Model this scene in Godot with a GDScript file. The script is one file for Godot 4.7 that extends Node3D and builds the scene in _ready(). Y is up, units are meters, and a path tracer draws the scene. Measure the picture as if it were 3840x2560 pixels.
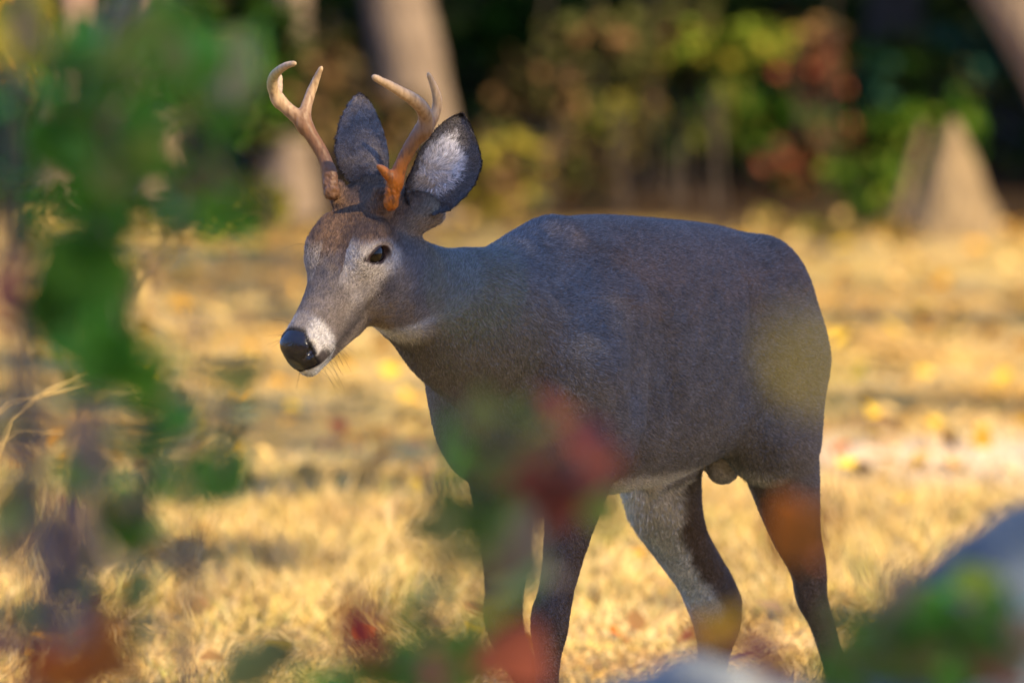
extends Node3D

var sun_way := Vector3(0.527, 0.574, 0.627)   # towards the sun: low, from the right and behind the camera

func _ready() -> void:
	var cam := Camera3D.new()
	cam.name = "camera"
	cam.position = Vector3(0, 1.5, 18.0)
	cam.rotation_degrees = Vector3(-2.526, 0, 0)
	cam.fov = rad_to_deg(2.0 * atan(341.0 / 11700.0))
	cam.near = 0.5
	cam.far = 2000.0
	var lens := CameraAttributesPhysical.new()
	lens.frustum_focal_length = 411.7
	lens.frustum_focus_distance = 17.65
	lens.exposure_aperture = 5.7
	lens.frustum_near = 0.5
	lens.frustum_far = 2000.0
	cam.attributes = lens
	add_child(cam)
	var we := WorldEnvironment.new()
	we.name = "world"
	var env := Environment.new()
	env.background_mode = Environment.BG_SKY
	env.tonemap_mode = Environment.TONE_MAPPER_LINEAR
	env.tonemap_exposure = 2.75
	env.sdfgi_enabled = true
	env.ssao_enabled = true
	env.ssil_enabled = true
	var sky := Sky.new()
	var ps := ProceduralSkyMaterial.new()
	ps.sky_top_color = Color(0.36, 0.50, 0.77)
	ps.sky_horizon_color = Color(0.66, 0.76, 0.90)
	ps.sky_curve = 0.12
	ps.ground_bottom_color = Color(0.20, 0.16, 0.10)
	ps.ground_horizon_color = Color(0.45, 0.42, 0.36)
	ps.sky_energy_multiplier = 1.0
	sky.sky_material = ps
	env.sky = sky
	we.environment = env
	add_child(we)
	var sun := DirectionalLight3D.new()
	sun.name = "sun"
	sun.rotation_degrees = Vector3(-35, 40, 0)
	sun.light_color = Color(1.0, 0.91, 0.75)
	sun.light_energy = 1.6
	sun.light_angular_distance = 0.5
	sun.shadow_enabled = true
	add_child(sun)
	rough_noise.seed = 3
	rough_noise.frequency = 1.0
	fine_noise.seed = 5
	fine_noise.frequency = 1.0
	materials()
	ground()
	wood()
	far_bushes()
	shade_trees()
	rocks()
	head = Transform3D(Basis(Vector3(0.6626187, -0.7431448, 0.093125), Vector3(0.7481199, 0.6626187, -0.0354), Vector3(0.0354, -0.093125, -0.995025)), L(0.691, 0.946, -0.076))
	deer()
	near_plants()
	dry_stalks()
	grass()
	fallen_leaves()


# ---------------------------------------------------------------- the place
var dye := {
	"dark_green": Color(0.015, 0.036, 0.005), "green": Color(0.030, 0.074, 0.007), "teal": Color(0.022, 0.068, 0.044), "olive": Color(0.120, 0.125, 0.022), "dark_olive": Color(0.060, 0.062, 0.018),
	"yellow_olive": Color(0.23, 0.19, 0.025), "lime": Color(0.105, 0.145, 0.015), "magenta": Color(0.125, 0.030, 0.036), "red": Color(0.30, 0.035, 0.020), "red_brown": Color(0.17, 0.050, 0.026),
	"coral": Color(0.30, 0.080, 0.042), "orange": Color(0.40, 0.105, 0.014), "amber": Color(0.55, 0.27, 0.02), "brown": Color(0.16, 0.095, 0.040), "dark_brown": Color(0.042, 0.029, 0.016), "yellow": Color(0.62, 0.40, 0.03), "straw": Color(0.56, 0.38, 0.13),
}
var barks := {}
var small_leaf: ArrayMesh
var blade_mesh: ArrayMesh

func materials() -> void:
	for k in dye:
		var c: Color = dye[k]
		var list := []
		for i in 3:
			var t: float = [0.82, 1.0, 1.2][i]
			var m := matte(Color(c.r * t, c.g * t, c.b * t), 0.75)
			m.metallic_specular = 0.12
			var most := maxf(c.r, maxf(c.g, c.b))
			m.backlight_enabled = true
			m.backlight = Color(c.r / most * 0.75, c.g / most * 0.75, c.b / most * 0.75).linear_to_srgb()
			list.append(leaf_mesh([0.78, 0.9, 0.68][i], [0.0, 0.08, 0.04][i], [0.12, 0.25, 0.05][i], m))
		leaf_kinds[k] = list
	var tint := painted(0.8, 0.12)
	tint.backlight_enabled = true
	tint.backlight = Color(0.5, 0.5, 0.5)
	small_leaf = leaf_mesh(0.58, 0.0, 0.15, tint)
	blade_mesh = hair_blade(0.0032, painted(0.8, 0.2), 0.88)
	for b in [["bark_pink", Color(0.20, 0.115, 0.085), Color(0.30, 0.19, 0.15)], ["bark_dark", Color(0.05, 0.035, 0.025), Color(0.10, 0.07, 0.05)], ["bark_pale", Color(0.10, 0.070, 0.047), Color(0.20, 0.145, 0.10)], ["wood_pale", Color(0.11, 0.074, 0.034), Color(0.215, 0.152, 0.075)], ["bark_brown", Color(0.030, 0.021, 0.014), Color(0.075, 0.052, 0.036)]]:
		var m := StandardMaterial3D.new()
		m.albedo_texture = noise_texture(hash(b[0]) % 97, 0.02, 4, [[0.25, b[1]], [0.75, b[2]]])
		m.uv1_triplanar = true
		m.uv1_world_triplanar = true
		m.uv1_scale = Vector3(2.6, 0.7, 2.6)
		m.roughness = 0.9
		m.heightmap_enabled = true
		m.heightmap_texture = noise_texture(5, 0.03, 4, [], 512, true)
		m.heightmap_scale = 1.2
		barks[b[0]] = m


var wide_noise := FastNoiseLite.new()

func land(x: float, z: float) -> float:
	return 0.030 * rough_noise.get_noise_2d(x * 0.35, z * 0.35) + 0.012 * rough_noise.get_noise_2d(x * 1.3 + 50.0, z * 1.3)


# how far a spot lies inside the wood, 0 in the clearing and 1 under the trees
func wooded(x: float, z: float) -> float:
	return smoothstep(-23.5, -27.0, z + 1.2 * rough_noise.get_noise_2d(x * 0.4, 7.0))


func ground_colour(x: float, z: float) -> Color:
	var n := rough_noise.get_noise_2d(x * 0.55, z * 0.30)
	var n2 := rough_noise.get_noise_2d(x * 1.5 + 30.0, z * 0.8 + 9.0)
	var n3 := rough_noise.get_noise_2d(x * 4.0 + 80.0, z * 3.0)
	var c := Color(0.50, 0.350, 0.120)
	c = c.lerp(Color(0.60, 0.43, 0.20), smoothstep(0.0, 0.5, n2))
	c = c.lerp(Color(0.52, 0.28, 0.055), smoothstep(-0.05, 0.45, n) * smoothstep(-6.0, -12.0, z) * 0.9)
	c = c.lerp(Color(0.22, 0.21, 0.055), smoothstep(0.12, 0.45, n3 - 0.3 * n) * 0.8)
	c = c.lerp(Color(0.26, 0.155, 0.065), smoothstep(0.06, 0.42, -n2) * 0.85)
	var pale := Vector2((x - 1.3) / 1.0, (z + 9.2) / 1.5).length() + 0.5 * n3
	c = c.lerp(Color(0.62, 0.48, 0.34), smoothstep(1.1, 0.6, pale))
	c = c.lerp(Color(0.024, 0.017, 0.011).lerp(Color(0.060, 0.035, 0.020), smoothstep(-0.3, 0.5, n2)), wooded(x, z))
	c = c.lerp(Color(0.13, 0.085, 0.045), smoothstep(1.5, 4.5, z))
	return c


func ground() -> void:
	var axis_x := PackedFloat32Array([-700, -250, -90, -40, -20])
	for i in 97:
		axis_x.append(-12.0 + i * 0.25)
	axis_x.append_array(PackedFloat32Array([20, 40, 90, 250, 700]))
	var axis_z := PackedFloat32Array([-900, -350, -150, -100, -75])
	for i in 320:
		axis_z.append(-60.0 + i * 0.25)
	axis_z.append_array(PackedFloat32Array([26, 50, 120, 400]))
	var pts := PackedVector3Array()
	var col := PackedColorArray()
	var tri := PackedInt32Array()
	var nx := axis_x.size()
	for j in axis_z.size():
		for i in nx:
			pts.append(Vector3(axis_x[i], land(axis_x[i], axis_z[j]), axis_z[j]))
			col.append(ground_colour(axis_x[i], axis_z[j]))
			if i and j:
				var a := (j - 1) * nx + i - 1
				tri.append_array(PackedInt32Array([a, a + 1, a + nx, a + 1, a + nx + 1, a + nx]))
	var m := painted(0.95, 0.15)
	m.albedo_texture = noise_texture(8, 0.03, 5, [[0.2, Color(0.55, 0.5, 0.45)], [0.5, Color(0.9, 0.88, 0.85)], [0.8, Color(1, 1, 1)]])
	m.uv1_triplanar = true
	m.uv1_world_triplanar = true
	m.uv1_scale = Vector3(0.9, 0.9, 0.9)
	m.heightmap_enabled = true
	m.heightmap_texture = noise_texture(9, 0.04, 5, [], 512, true)
	m.heightmap_scale = 2.0
	var nor := smooth_normals(pts, tri)
	if nor[0].y < 0.0:
		turn_over(nor, tri)
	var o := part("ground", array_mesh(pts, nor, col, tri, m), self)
	o.set_meta("kind", "structure")


func stuff(o: MultiMeshInstance3D, label: String, category: String) -> void:
	tag(o, label, category)


func grass() -> void:
	var rng := RandomNumberGenerator.new()
	rng.seed = 91
	var where: Array[Transform3D] = []
	var cols := PackedColorArray()
	for k in 290000:
		var near := k < 235000
		var z := rng.randf_range(-9.0, -1.0) if near else -9.0 - 17.0 * pow(rng.randf(), 1.2)
		var half := 2.1 + (18.0 - z) * 0.058
		var x := rng.randf_range(-half, half)
		var clump := rough_noise.get_noise_2d(x * 2.3 + 11.0, z * 2.3)
		if clump < rng.randf_range(-1.0, -0.05):
			continue
		var h := (0.06 + 0.07 * maxf(0.0, clump)) * rng.randf_range(0.5, 1.7) * lerpf(0.35, 1.0, smoothstep(-3.0, -5.0, z)) * lerpf(1.0, 0.55, smoothstep(-6.0, -10.0, z))
		var a := rng.randf() * TAU
		var lean := rng.randf_range(0.3, 2.6)
		var dir := Vector3(cos(a) * lean, 1.0, sin(a) * lean).normalized()
		var wide := dir.cross(Vector3(rng.randfn(), 0.2, rng.randfn())).normalized()
		where.append(Transform3D(Basis(wide * rng.randf_range(0.8, 1.9), dir * h, wide.cross(dir)), Vector3(x, land(x, z) - 0.003, z)))
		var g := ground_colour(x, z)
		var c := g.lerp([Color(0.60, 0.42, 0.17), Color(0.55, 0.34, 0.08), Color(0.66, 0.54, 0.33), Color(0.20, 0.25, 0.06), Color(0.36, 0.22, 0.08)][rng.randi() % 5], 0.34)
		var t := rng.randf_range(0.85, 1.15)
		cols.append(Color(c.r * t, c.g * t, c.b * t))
	var mm := MultiMesh.new()
	mm.transform_format = MultiMesh.TRANSFORM_3D
	mm.use_colors = true
	mm.mesh = blade_mesh
	mm.instance_count = where.size()
	for i in where.size():
		mm.set_instance_transform(i, where[i])
		mm.set_instance_color(i, cols[i])
	var o := MultiMeshInstance3D.new()
	o.name = "dry_grass"
	o.multimesh = mm
	add_child(o)
	o.set_meta("kind", "stuff")
	tag(o, "dry golden and pale grass covering the sunlit clearing behind the deer", "grass")


func fallen_leaves() -> void:
	var rng := RandomNumberGenerator.new()
	rng.seed = 17
	var group := "leaves fallen on the grass"
	var seen := {}
	var spots := []
	for k in 90:
		var z := -2.6 - 9.5 * pow(rng.randf(), 1.3)
		var half := (18.0 - z) * 0.045
		var x := rng.randf_range(-half, half)
		if x > -0.22 and x < 0.72 and z < -6.4:
			continue                       # behind the deer's body
		spots.append(Vector2(x, z))
	spots.sort_custom(func(a: Vector2, b: Vector2) -> bool: return a.y > b.y)
	var order := ["nearest", "second nearest", "third nearest", "fourth nearest", "fifth nearest", "sixth nearest", "seventh nearest", "eighth nearest", "ninth nearest", "tenth nearest"]
	for p in spots:
		var kind: String = ["yellow", "amber", "orange", "coral", "red_brown", "brown", "brown"][rng.randi() % 7]
		var x: float = p.x
		var z: float = p.y
		var side := "left of the deer" if x < -0.1 else "right of the deer" if x > 0.62 else "below the deer"
		var key := kind + side
		seen[key] = seen.get(key, -1) + 1
		if seen[key] >= order.size():
			continue
		var o := MeshInstance3D.new()
		o.mesh = leaf_kinds[kind][rng.randi() % 3]
		o.name = numbered("fallen_leaf")
		add_child(o)
		var face := Vector3(rng.randfn() * 0.5, 1.0, rng.randfn() * 0.5 + 0.25).normalized()
		var axis := face.cross(Vector3(rng.randfn(), 0, rng.randfn()).normalized()).normalized()
		var s := rng.randf_range(0.04, 0.07)
		o.transform = Transform3D(Basis(axis.cross(face) * s, axis * s, face * s), Vector3(x, land(x, z) + rng.randf_range(0.015, 0.04), z))
		tag(o, "%s leaf on the grass %s, %s of its colour" % [kind.replace("_", " ").replace("coral", "dull red"), side, order[seen[key]]], "leaf", group)
	var cols := [dye["yellow"], dye["amber"], dye["straw"], dye["brown"], dye["straw"], dye["brown"]]
	var mm := MultiMesh.new()
	mm.transform_format = MultiMesh.TRANSFORM_3D
	mm.use_colors = true
	mm.mesh = small_leaf
	mm.instance_count = 1700
	for i in 1700:
		var z := -8.0 - 16.0 * rng.randf()
		var half := 1.5 + (18.0 - z) * 0.06
		var x := rng.randf_range(-half, half)
		var face := Vector3(rng.randfn() * 0.5, 1.0, rng.randfn() * 0.5).normalized()
		var axis := face.cross(Vector3(rng.randfn(), 0, rng.randfn()).normalized()).normalized()
		var s := rng.randf_range(0.04, 0.09)
		mm.set_instance_transform(i, Transform3D(Basis(axis.cross(face) * s, axis * s, face * s), Vector3(x, land(x, z) + rng.randf_range(0.01, 0.06), z)))
		var c: Color = cols[rng.randi() % cols.size()]
		mm.set_instance_color(i, c)
	var l := MultiMeshInstance3D.new()
	l.name = "leaf_litter"
	l.multimesh = mm
	add_child(l)
	l.set_meta("kind", "stuff")
	tag(l, "yellow and orange leaf litter scattered over the far half of the clearing", "leaf litter")


func tree(called: String, label: String, foot: Vector3, bend: Array, radius: float, bark: String, crown_at: Array, leaves: int, size: float, cols: Array, seed_: int, group := "", flare := 1.9) -> Node3D:
	var t := thing(called, label, "tree", foot, group)
	var into := [PackedVector3Array(), PackedInt32Array()]
	var c := Curve3D.new()
	c.add_point(Vector3(0, -0.1, 0))
	for i in bend.size():
		var b: Vector3 = bend[i]
		var before: Vector3 = bend[i - 1] if i else Vector3(0, -0.1, 0)
		c.add_point(b, (before - b) * 0.3, (b - before) * 0.3)
	var path := PackedVector3Array()
	var radii := PackedFloat32Array()
	var n := 40
	for i in n + 1:
		var q := pow(i / float(n), 1.8)
		path.append(c.sample_baked(c.get_baked_length() * q))
		radii.append(radius * lerpf(1.0, 0.45, q) * (1.0 + (flare - 1.0) * exp(-path[i].y * 7.0)))
	tube(into, path, radii, 22, 0.16)
	part("trunk", tube_mesh(into, barks[bark]), t)
	if leaves:
		var top := path[n]
		var limbs := [PackedVector3Array(), PackedInt32Array()]
		for b in crown_at:
			var mid: Vector3 = path[n - 8].lerp(b[0], 0.5) + Vector3(0, 0.3, 0)
			tube(limbs, PackedVector3Array([path[n - 8], mid, b[0]]), PackedFloat32Array([radius * 0.4, radius * 0.28, radius * 0.08]), 7)
		part("limb", tube_mesh(limbs, barks[bark]), t)
		var cc := []
		for k in cols:
			cc.append(dye[k])
		crown("crown", t, crown_at, leaves, size, cc, seed_, small_leaf)
	return t


func wood_shrub(called: String, label: String, at: Vector3, r: Vector3, count: int, size: float, cols: Array, seed_: int) -> void:
	var foot := Vector3(at.x, land(at.x, at.z), at.z)
	var t := thing(called, label, "weeds" if called == "weed_clump" else "bush", foot)
	var into := [PackedVector3Array(), PackedInt32Array()]
	var rng := RandomNumberGenerator.new()
	rng.seed = seed_
	var up := at - foot
	for k in 5:
		var end := up + Vector3(rng.randf_range(-0.7, 0.7), rng.randf_range(-0.3, 0.7), rng.randf_range(-0.7, 0.7)) * r
		tube(into, PackedVector3Array([Vector3(rng.randf_range(-0.04, 0.04), -0.05, 0), end * Vector3(0.4, 0.5, 0.4), end]), PackedFloat32Array([0.006, 0.004, 0.002]), 6)
	part("stem", tube_mesh(into, barks["bark_brown"]), t)
	var cc := []
	for k in cols:
		cc.append(dye[k])
	var blobs := [[up, r]]
	for k in 3:
		blobs.append([up + Vector3(rng.randf_range(-0.8, 0.8), rng.randf_range(-0.6, 0.6), rng.randf_range(-0.6, 0.6)) * r, r * rng.randf_range(0.4, 0.7)])
	crown("foliage", t, blobs, count, size, cc, seed_, small_leaf)


func wood() -> void:
	var g := "trunks standing at the edge of the wood"
	tree("pale_tree", "pale leaning tree trunk behind the deer's antlers", Vector3(-0.286, 0, -27), [Vector3(-0.08, 0.42, 0), Vector3(-0.16, 0.85, 0), Vector3(-1.0, 5.0, -0.3)], 0.14, "bark_pale", [[Vector3(-1.6, 8.0, -0.5), Vector3(2.6, 2.0, 2.6)], [Vector3(0.2, 7.0, 0.8), Vector3(2.0, 1.5, 2.0)]], 3000, 0.2, ["olive", "yellow_olive", "dark_olive", "amber"], 201, g, 1.5)
	tree("pale_tree", "pale leaning tree trunk cut by the upper right corner of the picture", Vector3(2.09, 0, -19), [Vector3(-0.32, 0.66, 0), Vector3(-0.49, 0.95, 0), Vector3(-2.1, 4.6, -0.4)], 0.14, "bark_pale", [[Vector3(-2.6, 7.6, -3.0), Vector3(2.4, 1.8, 2.2)]], 2200, 0.2, ["olive", "yellow_olive", "dark_olive", "amber"], 202, g, 1.4)
	tree("young_tree", "slim tan trunk left of the right antler at the foot of the wood", Vector3(-0.856, 0, -27), [Vector3(0.01, 0.5, 0), Vector3(-0.05, 4.5, 0)], 0.075, "bark_pale", [[Vector3(0.0, 6.5, 0), Vector3(1.8, 1.6, 1.8)]], 1500, 0.2, ["olive", "green", "yellow_olive"], 203, g)
	tree("young_tree", "reddish brown trunk behind the left sapling, leftmost of the trunks", Vector3(-1.794, 0, -29), [Vector3(0.03, 0.6, 0), Vector3(0.2, 5.0, 0)], 0.085, "bark_pink", [[Vector3(0.2, 7.5, 0), Vector3(2.4, 1.8, 2.4)]], 2000, 0.2, ["brown", "olive", "dark_olive"], 204, g)
	tree("young_tree", "tan trunk at the left between the sapling's branches", Vector3(-1.466, 0, -30), [Vector3(-0.02, 0.6, 0), Vector3(-0.1, 5.0, 0)], 0.07, "bark_pink", [[Vector3(-0.3, 7.0, 0), Vector3(2.0, 1.6, 2.0)]], 1800, 0.2, ["amber", "olive", "dark_olive"], 205, g)
	var thin := "thin dark stems in the wood"
	for s in [[0.323, -28.0, 0.0055, 0.02, "thin dark stem above the withers, first of the row from the left"], [0.567, -29.0, 0.0055, -0.02, "thin dark stem above the middle of the back, beside the yellow-olive bush"], [0.035, -28.0, 0.006, 0.12, "slanting thin stem close behind the left ear"], [1.25, -28.5, 0.005, 0.03, "thin dark stem rising through the red-brown bush"]]:
		var x: float = s[0]
		tree("thin_stem", s[4], Vector3(x, 0, s[1]), [Vector3(s[3] * 0.5, 0.5, 0), Vector3(s[3] * 4.0, 3.4, 0)], s[2], "bark_brown", [], 0, 0.1, [], 0, thin, 1.2)
	stump()
	# the crowns that keep the wood dark stand all round, above the picture
	var rng := RandomNumberGenerator.new()
	rng.seed = 29
	var places := [[4.2, -27.5], [7.5, -26.5], [-4.0, -28.0], [11.0, -28.0], [3.4, -33.0], [6.6, -33.5], [-5.5, -34.0], [9.8, -34.5], [0.4, -38.0], [4.8, -40.0], [8.4, -41.0], [-3.6, -41.5], [2.0, -47.0], [7.0, -48.0], [-5.0, -49.0], [11.5, -43.0], [-7.5, -29.0], [14.5, -33.0], [3.0, -29.5], [5.6, -30.5], [-2.2, -33.0], [1.6, -32.5], [-0.8, -44.0]]
	for p in places:
		var h := rng.randf_range(5.0, 6.0)
		var r := rng.randf_range(2.6, 3.3)
		tree("wood_tree", "tall leafy tree of the wood with its crown above the picture", Vector3(p[0], 0, p[1]), [Vector3(0.1, 1.5, 0), Vector3(rng.randf_range(-0.5, 0.5), h - 1.0, 0)], rng.randf_range(0.10, 0.16), "bark_brown",
			[[Vector3(0, h, 0), Vector3(r, 1.8, r)], [Vector3(0.6, h + 2.2, -0.3), Vector3(r * 0.8, 1.8, r * 0.8)]], 4600, 0.24, ["olive", "green", "dark_olive", "yellow_olive"], rng.randi() % 9999, "tall trees of the wood")
	for p in [[-1.6, -35.0], [0.6, -34.0], [2.6, -36.0], [4.4, -35.0], [-3.8, -37.0], [1.4, -43.0]]:
		tree("young_evergreen", "young dark-leaved tree deep in the wood, its low crown just above the picture", Vector3(p[0], 0, p[1]), [Vector3(0.05, 1.0, 0), Vector3(0.0, 3.6, 0)], 0.03, "bark_brown",
			[[Vector3(0, 2.6, 0), Vector3(1.7, 0.9, 1.7)], [Vector3(0.2, 3.8, 0), Vector3(1.2, 0.9, 1.2)]], 2400, 0.18, ["dark_green", "dark_green", "dark_olive"], rng.randi() % 9999, "young trees deep in the wood")
	# and the wood goes on behind the camera
	for p in [[-9.0, 25.0], [-5.0, 28.0], [-1.5, 25.5], [2.0, 29.0], [5.5, 26.5], [9.0, 30.0], [-12.0, 20.0], [-13.0, 13.0]]:
		tree("wood_tree", "leafy tree of the wood on the near side of the clearing, out of the picture", Vector3(p[0], 0, p[1]), [Vector3(0.1, 1.5, 0), Vector3(0.2, 5.0, 0)], 0.14, "bark_brown",
			[[Vector3(0, 2.4, 0), Vector3(2.2, 1.6, 2.2)], [Vector3(0, 5.6, 0), Vector3(2.9, 2.2, 2.9)]], 2600, 0.26, ["olive", "green", "dark_olive", "brown"], rng.randi() % 9999, "trees on the near side of the clearing")
	var b := []
	for k in 360:
		var z := -30.0 - 38.0 * pow(rng.randf(), 0.9)
		var half := 4.5 + (18.0 - z) * 0.07
		b.append([Vector3(rng.randf_range(-half, half), rng.randf_range(0.15, 0.75), z), Vector3(0.7, 0.45, 0.6) * rng.randf_range(0.5, 1.2)])
	var u := crown("undergrowth", self, b, 52000, 0.11, [dye["dark_green"], dye["green"], dye["dark_brown"], dye["olive"], dye["dark_olive"]], 555, small_leaf, 0.4)
	tag(u, "dark mass of undergrowth filling the depth of the wood", "undergrowth")


func stump() -> void:
	var t := thing("tree_stump", "tall pointed sunlit stump with a flaring foot at the right edge of the clearing", "stump", Vector3(1.588, 0, -24.5))
	var spec := [["core", Vector3(0.01, 0, 0), 0.46, 0.195, 0.012, 0.005], ["bark_slab", Vector3(-0.215, 0, 0.05), 0.45, 0.014, 0.011, 0.125], ["bark_slab", Vector3(0.13, 0, 0.08), 0.20, 0.07, 0.012, -0.03]]
	for s in spec:
		var into := [PackedVector3Array(), PackedInt32Array()]
		var path := PackedVector3Array()
		var radii := PackedFloat32Array()
		for i in 21:
			var q := i / 20.0
			path.append(Vector3(s[1].x + s[5] * q, s[2] * q - 0.03, s[1].z))
			radii.append(s[3] * pow(1.0 - q, 0.95) + s[4])
		tube(into, path, radii, 26, 0.3)
		part(s[0], tube_mesh(into, barks["wood_pale"]), t)


func dry_stalks() -> void:
	var t := thing("grass_stalks", "thin pale dry grass stalks leaning over the grass at the left edge", "grass stalks", Vector3(-0.95, 0, 2.4))
	for s in [[Vector3(-0.86, 0, 2.5), Vector3(-0.66, 0.73, 2.45), Vector3(-0.50, 0.80, 2.4)], [Vector3(-1.0, 0, 2.4), Vector3(-0.70, 0.72, 2.35), Vector3(-0.55, 0.755, 2.3)], [Vector3(-0.95, 0, 2.3), Vector3(-0.80, 0.70, 2.3), Vector3(-0.745, 0.86, 2.3)], [Vector3(-0.82, 0, 2.5), Vector3(-0.73, 0.66, 2.5), Vector3(-0.69, 0.74, 2.5)], [Vector3(-1.1, 0, 2.4), Vector3(-0.78, 0.60, 2.4), Vector3(-0.60, 0.69, 2.4)]]:
		var c := Curve3D.new()
		for i in 3:
			var ahead: Vector3 = (s[mini(i + 1, 2)] - s[maxi(i - 1, 0)]) / 5.0
			c.add_point(s[i] - t.position, -ahead, ahead)
		var path := PackedVector3Array()
		var radii := PackedFloat32Array()
		for i in 15:
			path.append(c.sample_baked(c.get_baked_length() * i / 14.0))
			radii.append(lerpf(0.0032, 0.0012, i / 14.0))
		var into := [PackedVector3Array(), PackedInt32Array()]
		tube(into, path, radii, 5)
		part("stalk", tube_mesh(into, matte(dye["straw"], 0.8)), t)


func boulder(label: String, at: Vector3, r: Vector3, seed_: int, mat: Material) -> void:
	var pts := PackedVector3Array()
	var tri := PackedInt32Array()
	var rings := 48
	var sides := 72
	var n := FastNoiseLite.new()
	n.seed = seed_
	n.frequency = 1.0
	for i in rings + 1:
		for j in sides:
			var a := PI * i / rings
			var b := TAU * j / sides
			var d := Vector3(sin(a) * cos(b), cos(a), sin(a) * sin(b))
			var k := 1.0 + 0.07 * n.get_noise_3dv(d * 1.3) + 0.03 * n.get_noise_3dv(d * 4.0) + 0.012 * n.get_noise_3dv(d * 11.0)
			pts.append(d * r * k)
			if i:
				var p := (i - 1) * sides + j
				var q := (i - 1) * sides + (j + 1) % sides
				tri.append_array(PackedInt32Array([p, q, p + sides, q, q + sides, p + sides]))
	var nor := smooth_normals(pts, tri)
	if nor[sides * 24].dot(pts[sides * 24]) < 0.0:
		turn_over(nor, tri)
	var o := part(numbered("boulder"), array_mesh(pts, nor, PackedColorArray(), tri, mat), self)
	o.position = at
	tag(o, label, "boulder")


func rocks() -> void:
	var m := StandardMaterial3D.new()
	m.albedo_texture = noise_texture(61, 0.012, 5, [[0.2, Color(0.035, 0.048, 0.056)], [0.5, Color(0.058, 0.078, 0.088)], [0.8, Color(0.088, 0.108, 0.115)]])
	m.uv1_triplanar = true
	m.uv1_scale = Vector3(1.6, 1.6, 1.6)
	m.roughness = 0.9
	m.heightmap_enabled = true
	m.heightmap_texture = noise_texture(62, 0.03, 5, [], 512, true)
	m.heightmap_scale = 1.0
	var pale: StandardMaterial3D = m.duplicate()
	pale.albedo_color = Color(1, 1, 1)
	pale.albedo_texture = noise_texture(63, 0.012, 5, [[0.2, Color(0.085, 0.10, 0.10)], [0.5, Color(0.135, 0.15, 0.15)], [0.8, Color(0.20, 0.21, 0.20)]])
	boulder("large blue-grey boulder in the lower right corner behind the green bramble", Vector3(0.625, 0.19, 7.1), Vector3(0.50, 0.70, 0.45), 4, m)
	boulder("pale grey rounded boulder at the bottom edge below the deer's hind legs", Vector3(0.17, 0.2, 7.1), Vector3(0.31, 0.520, 0.28), 9, pale)


func shade_trees() -> void:
	var g := "trees beside the clearing outside the picture"
	var body := Vector3(0.186, 0.70, 0.0)
	var c := body + sun_way * 7.5 + Vector3(0.21, -0.01, -0.16)
	tree("shade_tree", "leafy tree right of the deer whose crown shades its body", Vector3(5.6, 0, 4.2), [Vector3(0, 1.5, 0), Vector3(-0.5, 4.2, 0.1)], 0.12, "bark_brown", [[c - Vector3(5.6, 0, 4.2), Vector3(0.95, 0.8, 0.95)], [c - Vector3(5.6, 0, 4.2) + Vector3(0.35, 0.25, 0.0), Vector3(0.8, 0.7, 0.8)]], 9500, 0.10, ["olive", "green", "yellow_olive"], 301)
	var neck := Vector3(-0.10, 0.80, 0.47) + sun_way * 7.0
	var small := thing("shade_branch", "leafy branch reaching over from the right, outside the picture", "branch", neck)
	var twig := [PackedVector3Array(), PackedInt32Array()]
	tube(twig, PackedVector3Array([Vector3(5.6, 4.6, 4.2) - neck, Vector3(0.5, 0.3, 0.0), Vector3(0, 0, 0)]), PackedFloat32Array([0.03, 0.02, 0.006]), 7)
	part("limb", tube_mesh(twig, barks["bark_brown"]), small)
	crown("foliage", small, [[Vector3(0, 0, 0), Vector3(0.17, 0.13, 0.15)]], 170, 0.09, [dye["olive"], dye["green"]], 305, small_leaf)
	var d := Vector3(0.1, 1.1, 9.0) + sun_way * 8.0
	tree("shade_tree", "leafy tree beside the camera whose crown shades the nearest shrubs", Vector3(5.5, 0, 13.5), [Vector3(0, 1.5, 0), Vector3(-0.6, 4.6, -0.3)], 0.15, "bark_brown", [[d - Vector3(5.5, 0, 13.5), Vector3(1.7, 1.2, 2.6)]], 3100, 0.12, ["olive", "green", "yellow_olive"], 302)
	# a tall tree far up the sun's way dims the light on the head to half
	var far := Vector3(-0.25, 0.95, 1.5) + sun_way * 30.0
	tree("tall_tree", "tall thin-leaved tree far to the right, behind the place the picture is taken from", Vector3(far.x + 0.6, 0, far.z), [Vector3(0.1, 6.0, 0), Vector3(-0.5, far.y - 1.0, 0)], 0.25, "bark_brown", [[Vector3(-0.6, far.y, 0), Vector3(2.1, 2.1, 2.1)]], 1150, 0.15, ["olive", "green", "yellow_olive"], 303)
	# crowns whose shade falls on the clearing at these spots
	for s in [[-0.9, -10.5, 0.9, 300], [-1.5, -23.0, 1.1, 420], [-0.2, -22.0, 1.0, 350], [-1.5, -14.5, 0.8, 260], [1.6, -17.5, 0.9, 220], [-1.0, -5.6, 0.6, 170], [0.5, -12.8, 0.8, 200], [-0.3, -17.6, 0.8, 240], [0.4, -24.0, 1.0, 300], [-1.3, -20.3, 1.0, 300], [-0.6, -8.3, 0.6, 160], [-1.1, -12.4, 0.8, 260], [-1.3, -3.9, 0.45, 110]]:
		tree("edge_tree", "slim tree at the right side of the clearing, outside the picture", Vector3(s[0] + 6.5, 0, s[1] + 7.2), [Vector3(0.05, 1.5, 0), Vector3(-0.3, 5.4, 0.1)], 0.07, "bark_brown", [[Vector3(-0.44, 6.6, 0), Vector3(s[2], s[2] * 0.8, s[2])]], s[3], 0.18, ["olive", "amber", "yellow_olive"], int(s[3] * 7.0 - s[1] * 10.0), g)



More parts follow.
